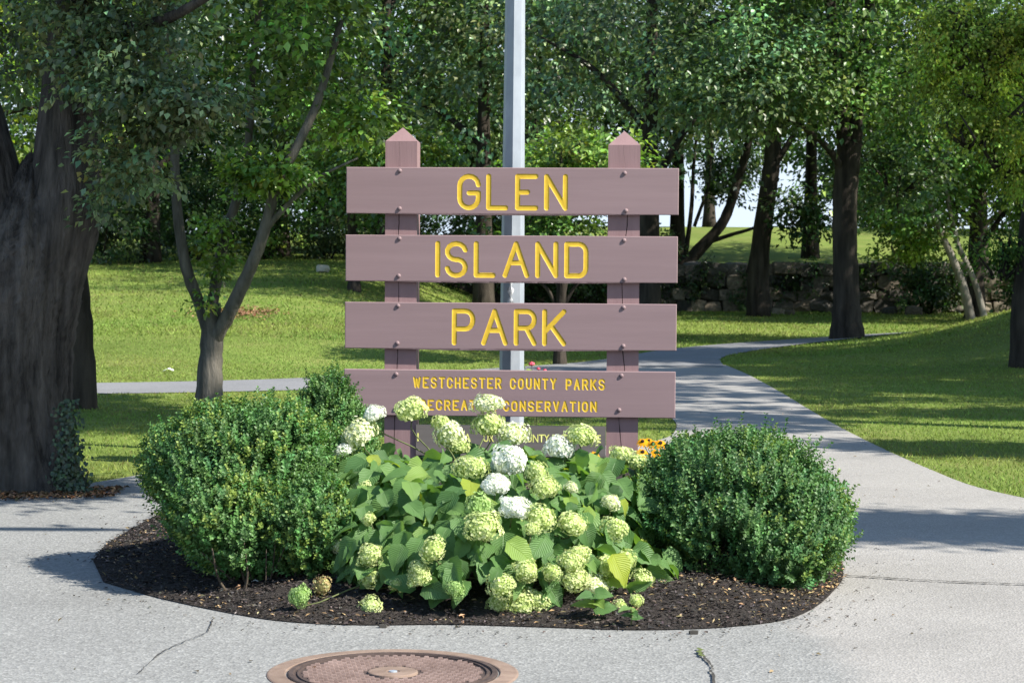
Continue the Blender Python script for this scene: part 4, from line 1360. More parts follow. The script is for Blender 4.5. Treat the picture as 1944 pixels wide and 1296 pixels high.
# ------------------------------------------------------------------ trees
def build_tree(name, label, base, trunk, branches, crowns, bark, leafm=None, group=None, sides=12, twigs=0, cat='tree'):
    """trunk/branches: (points, r0, r1); crowns: kwargs for sprays()"""
    b = Vector(base)
    root = empty(name, base)
    tag(root, label, cat, group)
    def limb(nm, pts, r0, r1, sd, flare=0.0):
        n = max(8, len(pts) * 5)
        sp_ = spline(pts, n)
        rad = np.linspace(r0, r1, n)
        if flare:
            rad = rad * (1 + flare * np.exp(-np.arange(n) / n * 9))
        wob = np.cumsum(rng.normal(0, 0.0035, (n, 3)), axis=0) * (np.array([1, 1, 0]))
        sp_ = sp_ + wob * (r0 / 0.2)
        mb = MB(); mb.tube([Vector(p) - b for p in sp_], rad * rng.uniform(0.95, 1.06, n), sd)
        return mb.build(nm, bark, root, smooth=True)
    if trunk:
        limb('trunk', *trunk[:3], sides, trunk[3] if len(trunk) > 3 else 0.5)
    for br in branches:
        limb('branch', *br, max(6, sides - 4))
    parts, cents = [], []
    for kw in crowns:
        a, c0 = sprays(**kw)
        parts.append(a); cents.append((kw['c'], c0))
    if parts:
        v, f, t = join(parts)
        tag(link('crown', npmesh('crown', v - np.array(base), f, t), leafm or M_LEAF, root), kind='stuff')
    if twigs:
        mb = MB()
        for c, c0 in cents:
            if len(c0) < 24: continue
            for p in c0[:: max(1, len(c0) // twigs)]:
                c_ = Vector(c); p_ = Vector(p)
                s_ = c_ + (p_ - c_) * 0.25 + Vector((0, 0, -0.4))
                mb.tube(spline([s_ - b, (s_ + p_) * .5 + Vector(rng.normal(0, .12, 3)) - b, p_ - b], 5), np.linspace(0.028, 0.008, 5), 4)
        tag(mb.build('twigs', bark, root), kind='stuff')
    return root

def pt(px, py, d): return tuple(at(px, py, d))

# --- the big old tree at the left edge
g0 = ground(22, 940); bd = 12.0
G_LIND = (0.125, 0.180, 0.085)
def big_trunk():
    base = Vector((at(8, 930, bd).x, bd, 0.0))
    root = empty('old_tree', base)
    tag(root, 'massive old tree with deeply furrowed bark at the left edge', 'tree')
    q = np.random.default_rng(3)
    def surf(nm, pts, radii, sides, rings, furrow, flare):
        sp_ = spline(pts, rings); rad = np.interp(np.linspace(0, 1, rings), np.linspace(0, 1, len(radii)), radii)
        ph = q.uniform(0, 6.28, 12)
        V, Fc = [], []
        for i in range(rings):
            z = sp_[i][2]
            for k in range(sides):
                a = 2 * math.pi * k / sides
                tw = a + 0.25 * z
                f_ = abs(math.sin(tw * 9 + ph[0] + 0.8 * math.sin(z * 2.1 + a * 2))) ** 0.6 * 0.6 + abs(math.sin(tw * 17 + ph[1] + 1.1 * math.sin(z * 3.7 + a * 3))) ** 0.7 * 0.4
                r_ = rad[i] * (1 + 0.06 * math.sin(a * 3 + ph[2] + z * .5) + 0.03 * math.sin(a * 5 + z * 1.7)) + furrow * (f_ - 0.6) + q.normal(0, furrow * .12)
                fl = flare * math.exp(-z / 0.22) * (0.55 + 0.45 * math.sin(a * 4 + ph[3]))
                V.append((sp_[i][0] + (r_ + fl) * math.cos(a), sp_[i][1] + (r_ + fl) * math.sin(a), z))
        for i in range(rings - 1):
            for k in range(sides):
                k2 = (k + 1) % sides
                Fc.append((i * sides + k, i * sides + k2, (i + 1) * sides + k2, (i + 1) * sides + k))
        V = [Vector(v) - base for v in V]
        return link(nm, pymesh(nm, V, Fc, True), M_BARK_BIG, root)
    c = lambda px, py: (at(px, py, bd).x, bd, at(px, py, bd).z)
    surf('trunk', [(base.x, bd, -0.1), c(-2, 800), c(4, 660), c(22, 560), c(40, 480), c(52, 420), c(62, 360), c(64, 320), c(64, 290)], [0.40, 0.395, 0.39, 0.385, 0.345, 0.27, 0.17, 0.08, 0.01], 150, 90, 0.042, 0.18)
    surf('branch', [c(20, 640), c(50, 560), c(88, 470), c(118, 385), c(126, 300), c(138, 150), c(150, 0), c(165, -250), c(230, -600)], [0.27, 0.29, 0.265, 0.225, 0.19, 0.17, 0.16, 0.13, 0.08], 56, 60, 0.018, 0)
    surf('branch', [c(6, 640), c(8, 560), c(4, 470), c(-16, 380), c(-40, 270), c(-90, 100), c(-170, -150), c(-260, -500)], [0.27, 0.29, 0.265, 0.22, 0.19, 0.16, 0.13, 0.07], 56, 50, 0.018, 0)
    # limbs carrying the leafy boughs
    def limb(pts, r0, r1):
        sp_ = spline(pts, 24); mb = MB(); mb.tube([Vector(p) - base for p in sp_], np.linspace(r0, r1, 24), 8)
        mb.build('branch', M_BARK_BIG, root, smooth=True)
    limb([c(140, 120), (*at(230, 60, 11.7),), (*at(330, 30, 11.2),), (*at(480, -60, 10.6),)], 0.06, 0.015)
    limb([c(135, 230), (*at(200, 170, 11.6),), (*at(290, 170, 11.4),), (*at(410, 195, 11.4),)], 0.035, 0.006)
    limb([c(150, 0), at(250, -160, 11.2), (-0.6, 10.4, 4.2), (1.2, 9.9, 5.0)], 0.12, 0.03)
    limb([(0.6, 10.0, 4.6), (1.4, 9.7, 4.9), (2.2, 9.7, 5.2)], 0.035, 0.01)
    limb([c(160, -200), (-1.6, 10.8, 4.6), (0.4, 10.4, 6.2), (1.6, 10.1, 7.0)], 0.10, 0.03)
    parts = []
    lowb = [(60, 40, 12.2, .34, .28, 22), (30, 150, 12.4, .30, .22, 14), (190, 40, 11.6, .32, .26, 26), (250, 100, 11.5, .30, .22, 26), (180, 140, 11.5, .26, .22, 18), (270, 175, 11.3, .27, .14, 22),
            (340, 205, 11.3, .26, .10, 20), (410, 190, 11.4, .20, .08, 14), (300, 235, 11.4, .22, .12, 16), (235, 240, 11.5, .20, .18, 14), (225, 320, 11.6, .20, .24, 16), (270, 330, 11.5, .16, .18, 9),
            (320, 60, 11.4, .26, .20, 14), (110, 110, 11.5, .26, .3, 12), (130, -40, 11.6, .6, .22, 30), (330, -40, 11.3, .5, .18, 18), (200, 390, 11.7, .14, .14, 6)]
    for px, py, d, rx, rz, ncl in lowb:
        p = at(px, py, d)
        parts.append(sprays(c=tuple(p), r=(rx, 0.35, rz), ncl=int(ncl * 1.35), nleaf=28, cl_r=0.12, L=0.047, tint=G_LIND, flat=0.4, droop=0.5)[0])
    # boughs overhead that shade the trunk
    for cx_, cy_, cz_, r_, n_ in ((1.4, 9.8, 7.0, 1.0, 30), (1.9, 9.75, 5.2, .8, 30), (1.2, 9.7, 4.8, .7, 20), (-2.4, 11.0, 6.2, 1.4, 36),
                                  (-4.2, 11.6, 5.2, 1.4, 30), (-3.2, 12.8, 7.4, 1.7, 36), (0.2, 10.8, 7.8, 1.3, 30)):
        parts.append(sprays(c=(cx_, cy_, cz_), r=(r_, r_ * .7, r_ * .5), ncl=int(n_ * 1.9), nleaf=80, cl_r=0.42, L=0.11, tint=G_LIND, flat=0.4, droop=0.5)[0])
    v, f, t = join(parts)
    tag(link('crown', npmesh('crown', v - np.array(base), f, t), M_LEAF, root), kind='stuff')
    return base
OLD = big_trunk()
# ivy at its foot
ivy = empty('ivy', (OLD.x + 0.35, 11.72, 0.0)); tag(ivy, 'dark ivy climbing the foot of the old left trunk', 'ivy')
n = 900
h = rng.random(n) ** 1.8 * 0.52; px_ = 128 + rng.normal(0, 1, n) * (7 + 15 * (1 - h / .52))
P = np.array([at(a, 0, 11.64).x for a in px_]); P = np.stack([P, np.full(n, 11.66) + rng.normal(0, .03, n), h + 0.02], 1)
lv_, lf_, lt_ = leaf_arrays(P, np.stack([rng.normal(0, .6, n), np.full(n, -.2), rng.normal(-.6, .3, n)], 1), np.stack([rng.normal(0, .4, n), np.full(n, -1.0), rng.normal(.3, .3, n)], 1),
                            rng.uniform(.018, .034, n), rng.uniform(.016, .03, n), tints(n, (0.040, 0.070, 0.028), .45), .15)
tag(link('foliage', npmesh('foliage', lv_ - np.array(ivy.location), lf_, lt_), M_LEAF, ivy), kind='stuff')
mb = MB()
for k in range(5):
    x_ = at(112 + 6 * k, 0, 11.68).x - ivy.location.x
    mb.tube([(x_, -.04, 0), (x_ + .02, -.04, .25), (x_ - .01, -.03, .5)], [.006, .005, .003], 5)
mb.build('stem', M_TWIG, ivy)
# dead leaves around the roots
n = 700
x = rng.uniform(at(-30, 0, 11.3).x, at(200, 0, 11.3).x, n); y = 11.15 + rng.random(n) * 0.5 + (x + 3.0) * 0.35
tt = tints(n, (0.17, 0.10, 0.055), .4)
v_, f_, t_ = leaf_arrays(np.stack([x, y, np.full(n, .018)], 1), np.stack([rng.normal(0, 1, n), rng.normal(0, 1, n), rng.normal(0, .2, n)], 1), np.stack([rng.normal(0, .4, n), rng.normal(0, .4, n), np.ones(n)], 1), rng.uniform(.02, .05, n), rng.uniform(.012, .03, n), tt, .3)
tag(link('fallen_leaves', npmesh('fallen_leaves', v_, f_, t_), M_CHIP), 'brown fallen leaves at the foot of the old left tree', kind='stuff')

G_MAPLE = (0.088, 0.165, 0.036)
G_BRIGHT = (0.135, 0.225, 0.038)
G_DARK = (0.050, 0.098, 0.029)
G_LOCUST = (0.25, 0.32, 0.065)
# --- trunk half hidden behind the old tree
d = 18.6
build_tree('tree', 'rough dark trunk just behind the right side of the old tree', (at(138, 780, d).x, d, 0),
           ([(at(138, 780, d).x, d, -.1), pt(139, 640, d), pt(134, 500, d), pt(120, 300, d), pt(100, 60, d), pt(90, -200, d)], 0.185, 0.10, 0.35), [],
           [dict(c=(at(70, -300, d).x, d, 6.2), r=(2.2, 1.8, 1.5), ncl=60, nleaf=60, cl_r=.5, L=.10, tint=G_MAPLE)], M_BARK_DARK, sides=14)

# --- slim forked tree left of the sign
d = 18.6
bx_ = at(393, 780, d).x
sprout = [dict(c=pt(px, py, d - .1), r=(.12, .14, .16), ncl=5, nleaf=20, cl_r=.10, L=.062, tint=G_BRIGHT) for px, py in ((400, 565), (408, 520), (425, 480), (390, 480), (420, 430), (395, 430))]
crown2 = [dict(c=pt(520, 322, d - .4), r=(.40, .4, .12), ncl=34, nleaf=30, cl_r=.17, L=.075, tint=G_BRIGHT, flat=.35),
          dict(c=pt(475, 345, d - .3), r=(.26, .3, .12), ncl=16, nleaf=28, cl_r=.16, L=.075, tint=G_BRIGHT, flat=.35),
          dict(c=pt(360, 130, d), r=(.6, .7, .4), ncl=20, nleaf=34, cl_r=.25, L=.085, tint=G_MAPLE),
          dict(c=pt(600, 210, d + .3), r=(.6, .6, .3), ncl=18, nleaf=34, cl_r=.24, L=.085, tint=G_MAPLE),
          dict(c=pt(690, 235, d + .2), r=(.45, .6, .2), ncl=24, nleaf=34, cl_r=.22, L=.085, tint=G_BRIGHT),
          dict(c=pt(560, 60, d), r=(.8, .9, .35), ncl=26, nleaf=36, cl_r=.28, L=.09, tint=G_MAPLE),
          dict(c=pt(480, -150, d), r=(2.2, 1.8, .7), ncl=110, nleaf=50, cl_r=.36, L=.10, tint=G_MAPLE),
          dict(c=(bx_ + .3, d, 6.3), r=(2.4, 2.2, 1.0), ncl=90, nleaf=60, cl_r=.45, L=.11, tint=G_MAPLE)]
build_tree('tree', 'slim tree with three forking limbs on the lawn left of the sign', (bx_, d, 0),
           ([(bx_, d, -.1), pt(397, 700, d), pt(400, 640, d), pt(399, 575, d)], 0.112, 0.095, 0.5),
           [([pt(399, 640, d), pt(380, 580, d), pt(352, 500, d - .1), pt(335, 380, d - .1), pt(330, 220, d), pt(318, 60, d), pt(300, -150, d)], 0.062, 0.03),
            ([pt(399, 600, d), pt(412, 530, d + .1), pt(428, 450, d + .15), pt(450, 380, d + .2), pt(470, 300, d + .3), pt(480, 150, d + .4), pt(500, -60, d + .5)], 0.058, 0.028),
            ([pt(400, 655, d), pt(432, 600, d - .1), pt(470, 520, d - .2), pt(500, 445, d - .3), pt(528, 350, d - .3), pt(570, 270, d - .3), pt(610, 180, d - .2), pt(650, 40, d)], 0.070, 0.03),
            ([pt(500, 440, d - .3), pt(540, 395, d - .35), pt(600, 340, d - .4), pt(680, 300, d - .3)], 0.032, 0.008)],
           sprout + crown2, M_BARK, sides=14)

# --- forked dark trunk on the right lawn
d = 36.0
bx_ = at(1608, 645, d).x; bz = float(T(bx_, d))
build_tree('tree', 'tall straight dark trunk on the right lawn beside the path', (bx_, d, bz),
           ([(bx_, d, bz - .1), pt(1607, 560, d), pt(1604, 450, d), pt(1606, 340, d), pt(1612, 270, d)], 0.21, 0.21, 0.75),
           [([pt(1608, 330, d), pt(1600, 230, d), pt(1590, 120, d), pt(1570, -60, d), pt(1540, -300, d)], 0.15, 0.06),
            ([pt(1615, 330, d), pt(1628, 220, d), pt(1640, 100, d), pt(1660, -60, d), pt(1700, -300, d)], 0.14, 0.06),
            ([pt(1606, 330, d), pt(1560, 270, d - .4), pt(1480, 220, d - 1), pt(1380, 200, d - 1.4)], 0.07, 0.02)],
           [dict(c=pt(1600, 120, d), r=(3.0, 2.6, 1.3), ncl=150, nleaf=60, cl_r=.5, L=.115, tint=G_MAPLE),
            dict(c=pt(1420, 150, d - 1.4), r=(1.8, 1.6, .9), ncl=90, nleaf=60, cl_r=.42, L=.11, tint=(0.10, 0.165, 0.07)),
            dict(c=pt(1640, -200, d), r=(4.0, 3.6, 2.2), ncl=150, nleaf=70, cl_r=.7, L=.14, tint=G_MAPLE),
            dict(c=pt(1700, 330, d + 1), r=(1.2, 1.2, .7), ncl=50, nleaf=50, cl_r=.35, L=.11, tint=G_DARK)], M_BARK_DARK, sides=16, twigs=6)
# --- trunk close to the wall
d = 48.0
bx_ = at(1440, 585, d).x; bz = float(T(bx_, d))
build_tree('tree', 'slightly leaning trunk close to the stone wall', (bx_, d, bz),
           ([(bx_, d, bz - .1), pt(1440, 500, d), pt(1452, 400, d), pt(1464, 300, d), pt(1470, 180, d), pt(1480, 0, d)], 0.24, 0.16, 0.3),
           [([pt(1460, 330, d), pt(1510, 250, d), pt(1560, 150, d)], 0.09, 0.03), ([pt(1466, 280, d), pt(1420, 200, d), pt(1380, 100, d)], 0.09, 0.03)],
           [dict(c=pt(1470, 100, d), r=(3.4, 3.0, 1.6), ncl=130, nleaf=56, cl_r=.6, L=.13, tint=G_DARK),
            dict(c=pt(1470, -120, d), r=(4.2, 3.6, 2.0), ncl=110, nleaf=64, cl_r=.8, L=.16, tint=G_MAPLE),
            dict(c=pt(1520, 400, d - .4), r=(.9, .9, .7), ncl=30, nleaf=40, cl_r=.35, L=.12, tint=G_DARK)], M_BARK_DARK, sides=14, twigs=5)
# --- dark leaning stem on top of the wall
d = 54.5
bx_ = at(1292, 500, d).x; bz = float(T(bx_, d))
build_tree('tree', 'dark slanting trunk with a low side limb rising from the bank above the wall', (bx_, d, bz),
           ([(bx_, d, bz - .1), pt(1330, 470, d), pt(1372, 420, d), pt(1398, 350, d), pt(1420, 270, d), pt(1440, 150, d)], 0.16, 0.09, 0.4),
           [([pt(1345, 460, d), pt(1390, 445, d), pt(1430, 433, d), pt(1490, 405, d)], 0.06, 0.03), ([pt(1300, 495, d), pt(1312, 400, d), pt(1318, 300, d), pt(1330, 200, d)], 0.07, 0.03),
            ([pt(1318, 430, d), pt(1345, 350, d), pt(1350, 290, d)], 0.05, 0.02)],
           [dict(c=pt(1390, 330, d + 3), r=(1.0, 1.0, .7), ncl=40, nleaf=44, cl_r=.4, L=.13, tint=(0.085, 0.15, 0.05)),
            dict(c=pt(1360, 150, d), r=(2.8, 2.6, 1.6), ncl=110, nleaf=54, cl_r=.6, L=.14, tint=G_DARK)], M_BARK_DARK, twigs=4)
# --- pair of pale leaning stems on the right
d = 44.0
bx_ = at(1852, 606, d).x; bz = float(T(bx_, d))
build_tree('tree', 'pair of pale slanting stems by the bend of the far path', (bx_, d, bz), None,
           [([(bx_ - .05, d, bz - .1), pt(1832, 555, d), pt(1812, 500, d), pt(1790, 450, d), pt(1760, 370, d)], 0.105, 0.06),
            ([(bx_ + .25, d, bz - .1), pt(1855, 550, d), pt(1838, 505, d), pt(1815, 455, d), pt(1795, 360, d)], 0.075, 0.045)],
           [dict(c=pt(1740, 400, d + .5), r=(1.3, 1.2, .75), ncl=64, nleaf=46, cl_r=.4, L=.12, tint=G_MAPLE),
            dict(c=pt(1790, 280, d + .5), r=(2.0, 1.6, 1.0), ncl=90, nleaf=50, cl_r=.5, L=.13, tint=G_MAPLE),
            dict(c=pt(1720, 470, d + 1), r=(.8, .8, .3), ncl=30, nleaf=40, cl_r=.3, L=.11, tint=G_BRIGHT)], M_BARK_PALE, twigs=3)
# --- feathery light tree whose trunk stands at the right edge
d = 26.0
bx_ = at(1956, 670, d).x; bz = float(T(bx_, d))
loc = []
for px, py, rx, rz, n_ in ((1800, 60, .55, .42, 60), (1880, 110, .6, .5, 70), (1930, 40, .6, .4, 60), (1850, 210, .5, .35, 46), (1900, 260, .5, .3, 40), (1770, 130, .3, .3, 22), (1935, 330, .3, .25, 18), (1900, 470, .5, .2, 26)):
    loc.append(dict(c=pt(px, py, d - 2 if py < 350 else d), r=(rx, rx * .8, rz), ncl=n_, nleaf=46, cl_r=.17, L=.052, tint=G_LOCUST if py < 350 else G_MAPLE, flat=.7, droop=.9, hang=.6))
build_tree('locust_tree', 'feathery yellow-green tree hanging in at the upper right corner', (bx_, d, bz),
           ([(bx_, d, bz - .1), pt(1950, 560, d), pt(1962, 420, d), pt(1985, 250, d - .3), pt(2000, 60, d - .6)], 0.20, 0.15, 0.5),
           [([pt(1985, 250, d - .3), pt(1940, 140, d - 1.2), pt(1880, 60, d - 2), pt(1800, 20, d - 2.2)], 0.06, 0.012), ([pt(1990, 200, d - .4), pt(1930, 215, d - 1.3), pt(1860, 180, d - 2)], 0.045, 0.01)],
           loc + [dict(c=(bx_ + 2.6, d + 2.5, 7.6), r=(2.4, 2.2, 1.5), ncl=90, nleaf=60, cl_r=.5, L=.10, tint=G_LOCUST)], M_BARK_DARK, M_LEAF_SOFT, twigs=6)
# --- small dark tree seen through the sign
d = 27.5
bx_ = at(1063, 705, d).x
build_tree('tree', 'small dark multi-stemmed tree glimpsed between the sign boards', (bx_, d, 0),
           ([(bx_, d, -.1), pt(1063, 640, d), pt(1066, 570, d), pt(1068, 500, d)], 0.085, 0.06, 0.3),
           [([pt(1065, 600, d), pt(1040, 550, d), pt(1005, 520, d), pt(980, 500, d)], 0.03, 0.01), ([pt(1066, 590, d), pt(1095, 540, d), pt(1130, 520, d)], 0.03, 0.01),
            ([pt(1067, 570, d), pt(1082, 500, d), pt(1100, 420, d)], 0.035, 0.012), ([pt(1067, 560, d), pt(1040, 480, d), pt(1030, 410, d)], 0.035, 0.012)],
           [dict(c=pt(1080, 330, d), r=(1.1, 1.0, .6), ncl=70, nleaf=44, cl_r=.28, L=.09, tint=G_BRIGHT, flat=.35), dict(c=pt(1030, 440, d), r=(.9, .9, .35), ncl=44, nleaf=44, cl_r=.26, L=.09, tint=G_MAPLE, flat=.35),
            dict(c=pt(1130, 290, d), r=(.9, .9, .3), ncl=40, nleaf=44, cl_r=.25, L=.09, tint=G_BRIGHT, flat=.35)], M_BARK_DARK, twigs=4)
# --- short trunk left of the sign's second board
d = 40.0
bx_ = at(672, 556, d).x; bz = float(T(bx_, d))
build_tree('tree', 'short trunk on the left slope just beside the sign boards', (bx_, d, bz),
           ([(bx_, d, bz - .1), pt(672, 500, d), pt(668, 400, d), pt(660, 250, d)], 0.12, 0.08, 0.4), [],
           [dict(c=pt(690, 330, d), r=(1.8, 1.6, .9), ncl=90, nleaf=50, cl_r=.45, L=.12, tint=G_MAPLE), dict(c=pt(720, 280, d - 1), r=(1.2, 1.0, .4), ncl=50, nleaf=50, cl_r=.35, L=.11, tint=G_BRIGHT, flat=.35)], M_BARK_DARK, twigs=3)

# --- the woods behind: each tree with trunk, limbs and crown
def wood_tree(x, y, h, cr, label, tint, L=0.15, trunk_r=0.2, low=2.6, dens=1.0, bark=None, lean=0.0, group='trees of the wood behind the lawns', leafm=None):
    z0 = float(T(x, y))
    top = z0 + h
    cz = z0 + (low + h) / 2
    trunk = ([(x, y, z0 - .1), (x + lean * .2, y, z0 + h * .25), (x + lean * .6, y + rng.normal(0, .2), z0 + h * .5), (x + lean, y, z0 + h * .82)], trunk_r, trunk_r * .35, 0.4)
    brs, crs = [], []
    nb = 6
    for k in range(nb):
        a = k * 2.4 + rng.uniform(0, 1)
        zz_ = z0 + low + (h - low) * (0.08 + 0.75 * k / nb)
        e = Vector((x + lean * .5 + cr * .72 * math.cos(a), y + cr * .72 * math.sin(a), zz_ + (h - low) * rng.uniform(.05, .2)))
        s_ = Vector((x + lean * min(1, (zz_ - z0) / h), y, zz_ - .5))
        brs.append(([s_, (s_ + e) * .5 + Vector((0, 0, .25)), e], trunk_r * .42, trunk_r * .12))
        crs.append(dict(c=tuple(e), r=(cr * .55, cr * .55, (h - low) * .20), ncl=int(26 * dens), nleaf=58, cl_r=cr * .17, L=L, tint=tint))
    crs.append(dict(c=(x + lean, y, z0 + low + (h - low) * .55), r=(cr, cr, (h - low) * .48), ncl=int(80 * dens), nleaf=58, cl_r=cr * .2, L=L, tint=tint, shell=.35))
    return build_tree('tree', label, (x, y, z0), trunk, brs, crs, bark or M_BARK_DARK, leafm, group, sides=10)
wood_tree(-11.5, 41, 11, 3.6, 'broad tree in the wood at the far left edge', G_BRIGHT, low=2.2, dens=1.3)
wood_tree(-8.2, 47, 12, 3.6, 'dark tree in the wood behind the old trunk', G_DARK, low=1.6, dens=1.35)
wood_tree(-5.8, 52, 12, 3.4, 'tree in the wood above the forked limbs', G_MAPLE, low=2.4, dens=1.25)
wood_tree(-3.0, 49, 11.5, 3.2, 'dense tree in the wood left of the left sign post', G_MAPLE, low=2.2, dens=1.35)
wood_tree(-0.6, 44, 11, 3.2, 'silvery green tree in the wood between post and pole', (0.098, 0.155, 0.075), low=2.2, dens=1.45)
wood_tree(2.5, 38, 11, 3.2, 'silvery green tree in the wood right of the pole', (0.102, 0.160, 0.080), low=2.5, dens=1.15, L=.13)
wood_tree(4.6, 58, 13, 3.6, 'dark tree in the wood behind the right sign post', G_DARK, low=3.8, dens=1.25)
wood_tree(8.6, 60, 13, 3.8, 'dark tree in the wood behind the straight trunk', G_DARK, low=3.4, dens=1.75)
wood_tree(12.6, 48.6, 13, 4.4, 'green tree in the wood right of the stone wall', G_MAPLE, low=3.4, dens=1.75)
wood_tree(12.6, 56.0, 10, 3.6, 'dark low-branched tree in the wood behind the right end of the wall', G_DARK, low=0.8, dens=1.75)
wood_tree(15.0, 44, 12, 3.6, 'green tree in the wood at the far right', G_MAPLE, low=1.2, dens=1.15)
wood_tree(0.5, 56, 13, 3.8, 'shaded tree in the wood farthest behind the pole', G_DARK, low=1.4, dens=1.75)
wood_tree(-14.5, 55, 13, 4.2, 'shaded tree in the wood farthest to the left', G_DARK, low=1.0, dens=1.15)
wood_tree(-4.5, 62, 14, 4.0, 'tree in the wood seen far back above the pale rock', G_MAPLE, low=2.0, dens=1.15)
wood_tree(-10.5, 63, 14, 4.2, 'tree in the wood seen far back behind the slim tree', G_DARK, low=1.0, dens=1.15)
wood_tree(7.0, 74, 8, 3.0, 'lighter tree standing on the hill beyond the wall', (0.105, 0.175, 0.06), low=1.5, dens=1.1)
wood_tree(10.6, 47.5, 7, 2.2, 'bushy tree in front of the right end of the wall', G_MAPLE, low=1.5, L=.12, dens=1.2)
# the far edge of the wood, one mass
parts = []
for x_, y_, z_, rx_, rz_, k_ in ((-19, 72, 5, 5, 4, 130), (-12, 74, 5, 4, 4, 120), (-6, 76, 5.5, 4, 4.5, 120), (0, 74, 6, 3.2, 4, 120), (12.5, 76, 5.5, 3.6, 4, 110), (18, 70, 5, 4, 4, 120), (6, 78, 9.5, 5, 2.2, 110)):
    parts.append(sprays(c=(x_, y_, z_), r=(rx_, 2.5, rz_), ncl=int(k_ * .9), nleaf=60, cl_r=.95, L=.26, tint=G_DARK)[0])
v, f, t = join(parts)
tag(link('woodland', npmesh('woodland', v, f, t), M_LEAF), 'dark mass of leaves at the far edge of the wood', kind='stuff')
# bushes under the wood
def bush(x, y, r, h, label, tint, n=60, L=.10):
    z0 = float(T(x, y))
    root = empty('bush', (x, y, z0)); tag(root, label, 'bush', 'bushes under the wood')
    a, c0 = sprays(c=(x, y, z0 + h * .5), r=(r, r * .8, h * .5), ncl=n, nleaf=56, cl_r=.32, L=L, tint=tint)
    tag(link('foliage', npmesh('foliage', a[0] - np.array((x, y, z0)), a[1], a[2]), M_LEAF, root), kind='stuff')
    mb = MB()
    for k in range(5):
        an = k * 1.3
        mb.tube([(0.05 * math.cos(an), .05 * math.sin(an), -.05), (r * .3 * math.cos(an), r * .3 * math.sin(an), h * .4), (r * .6 * math.cos(an), r * .6 * math.sin(an), h * .75)], [.03, .02, .01], 5)
    mb.build('stem', M_BARK_DARK, root)
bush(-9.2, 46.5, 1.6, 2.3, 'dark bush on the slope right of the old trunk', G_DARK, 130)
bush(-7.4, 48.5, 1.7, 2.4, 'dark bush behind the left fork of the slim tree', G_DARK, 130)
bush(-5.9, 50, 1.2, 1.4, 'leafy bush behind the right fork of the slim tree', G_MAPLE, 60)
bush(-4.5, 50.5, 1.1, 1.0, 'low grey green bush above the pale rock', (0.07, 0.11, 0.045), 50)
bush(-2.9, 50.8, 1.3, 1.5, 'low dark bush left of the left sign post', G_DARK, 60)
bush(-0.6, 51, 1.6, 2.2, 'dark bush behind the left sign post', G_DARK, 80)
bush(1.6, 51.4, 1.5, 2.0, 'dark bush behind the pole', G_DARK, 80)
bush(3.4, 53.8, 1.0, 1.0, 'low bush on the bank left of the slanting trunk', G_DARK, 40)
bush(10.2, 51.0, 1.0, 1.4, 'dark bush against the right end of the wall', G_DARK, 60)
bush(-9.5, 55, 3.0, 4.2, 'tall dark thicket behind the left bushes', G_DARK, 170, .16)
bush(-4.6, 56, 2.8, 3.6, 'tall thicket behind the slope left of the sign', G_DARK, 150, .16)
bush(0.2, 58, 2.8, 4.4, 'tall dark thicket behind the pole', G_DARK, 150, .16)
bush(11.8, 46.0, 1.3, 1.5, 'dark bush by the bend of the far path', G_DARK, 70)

# --- tall trees off to the right whose shade falls across the scene
def shade_tree(x, y, label, crowns, tr=0.25, h=9):
    build_tree('tree', label, (x, y, 0), ([(x, y, -.1), (x + .1, y, h * .4), (x - .1, y, h)], tr, tr * .4, .4), [], crowns, M_BARK, group='tall trees right of the path')
SH = (S.x / S.z, S.y / S.z)
def over(gx, gy, h): return (gx + SH[0] * h, gy + SH[1] * h, h)      # the spot in the air that shades (gx, gy)
def canopy(gx, gy, h, rx, ry, n, nleaf=70, cl=.5, L=.17): return dict(c=over(gx, gy, h), r=(rx, ry, .6), ncl=int(n * 1.7), nleaf=nleaf, cl_r=cl, L=L, tint=G_MAPLE, shell=.5)
shade_tree(10.5, 14.0, 'tall tree right of the path shading the lawn behind the sign',
           [canopy(-2.6, 17.3, 10, 2.6, 1.5, 50, cl=.4), canopy(-5.5, 18.6, 9, 2.2, 1.6, 50), canopy(1.4, 17.9, 9, 1.8, 1.4, 28, nleaf=44, cl=.24), canopy(4.6, 14.9, 6, 2.4, .6, 60, cl=.35), canopy(8, 16, 8, 2.5, 2, 50)], h=11)
shade_tree(13.5, 20.0, 'tall tree right of the path shading the right lawn',
           [canopy(5.6, 22.6, 8, 2.9, 2.9, 150, cl=.42), canopy(4.6, 26.2, 8, 2.4, 1.2, 60, cl=.36), canopy(2.0, 21.0, 8, 1.5, 2.6, 26, nleaf=44, cl=.24), canopy(2.2, 25.6, 8.4, 2.0, 1.6, 44, nleaf=50, cl=.34), canopy(5, 18.6, 7, 2.2, .7, 40, cl=.35)], h=9)
shade_tree(14.0, 29.0, 'tall tree right of the mound shading the far path',
           [canopy(5.0, 30.0, 8, 3.4, 3.2, 160), canopy(1.6, 30.5, 8.5, 2.4, 2.6, 100), canopy(8.5, 30, 8, 2.5, 4, 80), canopy(5, 36, 9, 3, 2.2, 70)], h=9)
shade_tree(9.4, 6.8, 'tall tree at the right roadside shading the footpath',
           [canopy(2.6, 10.3, 5.8, 1.5, .45, 80, cl=.34, L=.11), canopy(4.6, 10.3, 5.8, 1.4, .6, 50, cl=.34, L=.11)], h=6)

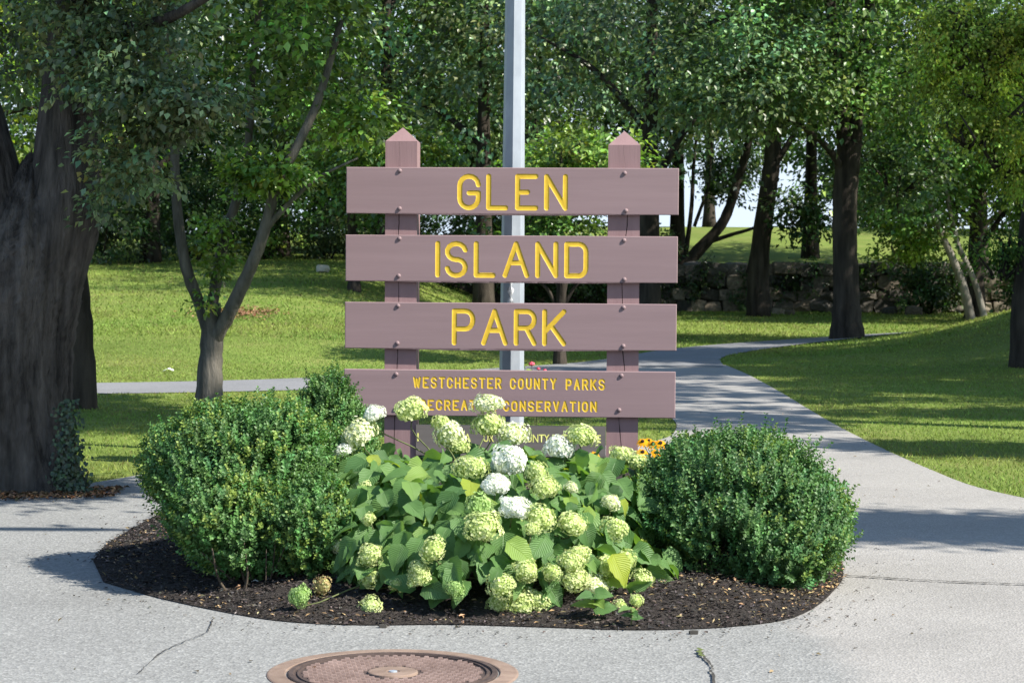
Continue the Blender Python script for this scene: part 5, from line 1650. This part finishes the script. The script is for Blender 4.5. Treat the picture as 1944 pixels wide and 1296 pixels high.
# ------------------------------------------------------------------ small things lying about
M_LITTER = noise_mat('white_paper', [(0.3, (0.7, 0.7, 0.68)), (0.7, (0.85, 0.85, 0.84))], 20, rough=0.7)
def scrap(px, py, d, w, label, mat, z=None):
    p = at(px, py, d)
    zz_ = float(T(p.x, d)) if z is None else z
    V = [(-w / 2, -w * .3, 0), (0, -w * .35, w * .22), (w / 2, -w * .25, 0.02 * w), (w * .45, w * .3, w * .1), (0, w * .3, w * .28), (-w * .5, w * .25, w * .04)]
    o = link('litter', pymesh('litter', V, [(0, 1, 4, 5), (1, 2, 3, 4)]), mat); o.location = (p.x, d, zz_ + 0.012)
    tag(o, label, 'litter')
scrap(320, 702, 25.0, 0.13, 'scrap of white paper on the left lawn', M_LITTER)
g_ = ground(484, 1133)
scrap(484, 1133, g_.y, 0.026, 'tiny pale scrap on the mulch below the left shrub', M_LITTER, 0.05)
for px, py, w, lb in ((1317, 1206, 0.030, 'dark pebble on the asphalt below the right shrub'), (727, 1194, 0.026, 'dark pebble on the asphalt at the front edge of the bed')):
    p = ground(px, py)
    o = link('pebble', ROCKS[3].copy(), None); o.data.materials[0] = M_CRACK
    o.location = (p.x, p.y, 0.012); o.scale = (w, w * .7, w * .45); tag(o, lb, 'pebble')
# brown leaves and grit scattered on lawn and road
c_ = at(452, 647, 33.5)
n = 900
x = c_.x + rng.normal(0, .33, n); y = 33.5 + rng.normal(0, .55, n)
def flakes(x, y, z, l0, l1, base, var):
    n = len(x)
    return leaf_arrays(np.stack([x, y, z], 1), np.stack([rng.normal(0, 1, n), rng.normal(0, 1, n), rng.normal(0, .15, n)], 1), np.stack([rng.normal(0, .3, n), rng.normal(0, .3, n), np.ones(n)], 1),
                       rng.uniform(l0, l1, n), rng.uniform(l0, l1, n) * .6, tints(n, base, var), .2)
parts = [flakes(x, y, T(x, y) + .03, .03, .08, (0.24, 0.13, 0.075), .3)]
n = 420                                               # crumbs of mulch and leaf bits along the bed's edge
k = rng.integers(0, len(BED), n)
off_ = np.abs(rng.normal(0, .14, n)) + .01
x = cen[0] + (BED[k, 0] - cen[0]) * (1 + off_ * .5) + rng.normal(0, .05, n); y = BED[k, 1] - off_ * 1.0
parts.append(flakes(x, y, np.full(n, .011), .006, .022, (0.06, 0.048, 0.038), .6))
n = 260                                               # stray leaves over the paving
x = rng.uniform(-3.2, 3.4, n); y = rng.uniform(6.0, 20, n)
ok = is_paved(x, y) & ~inside(BED, x, y)
parts.append(flakes(x[ok], y[ok], np.full(int(ok.sum()), .011), .010, .03, (0.12, 0.085, 0.045), .5))
v, f, t = join(parts)
tag(link('leaf_litter', npmesh('leaf_litter', v, f, t), M_CHIP), 'scattered brown leaf bits on the paving and lawn', kind='stuff')

# ------------------------------------------------------------------ unseen overhead cable, added to cast a thin shadow across the road
line = empty('shadow_cable', (0.0, 7.55, 0.0))
tag(line, 'unseen overhead cable on two poles, added for its thin shadow on the road', 'cable')
for x_ in (-24.0, 26.0):
    mb = MB(); mb.tube([(x_, 0, -0.2), (x_, 0, 3.0), (x_, 0, 7.2)], [0.15, 0.135, 0.11], 12)
    mb.build('pole', M_BARK, line, smooth=True)  # added supports for the cable, out of view
M_CABLE = noise_mat('black_cable', [(0.3, (0.02, 0.02, 0.02)), (0.7, (0.04, 0.04, 0.04))], 10, rough=0.6)
mb = MB(); mb.tube([(x_, 0, 5.5 + 0.9 * (x_ / 25) ** 2) for x_ in np.linspace(-24, 26, 41)], [0.022] * 41, 6)
mb.build('cable', M_CABLE, line)
mb = MB(); mb.tube([(2.2, 0.03, 5.49), (2.3, 0.03, 5.49), (3.3, 0.03, 5.5), (3.45, 0.03, 5.5)], [0.03, 0.062, 0.062, 0.03], 10)  # thicker stretch added to widen one end of the shadow
mb.build('cable_bulge', M_CABLE, line)
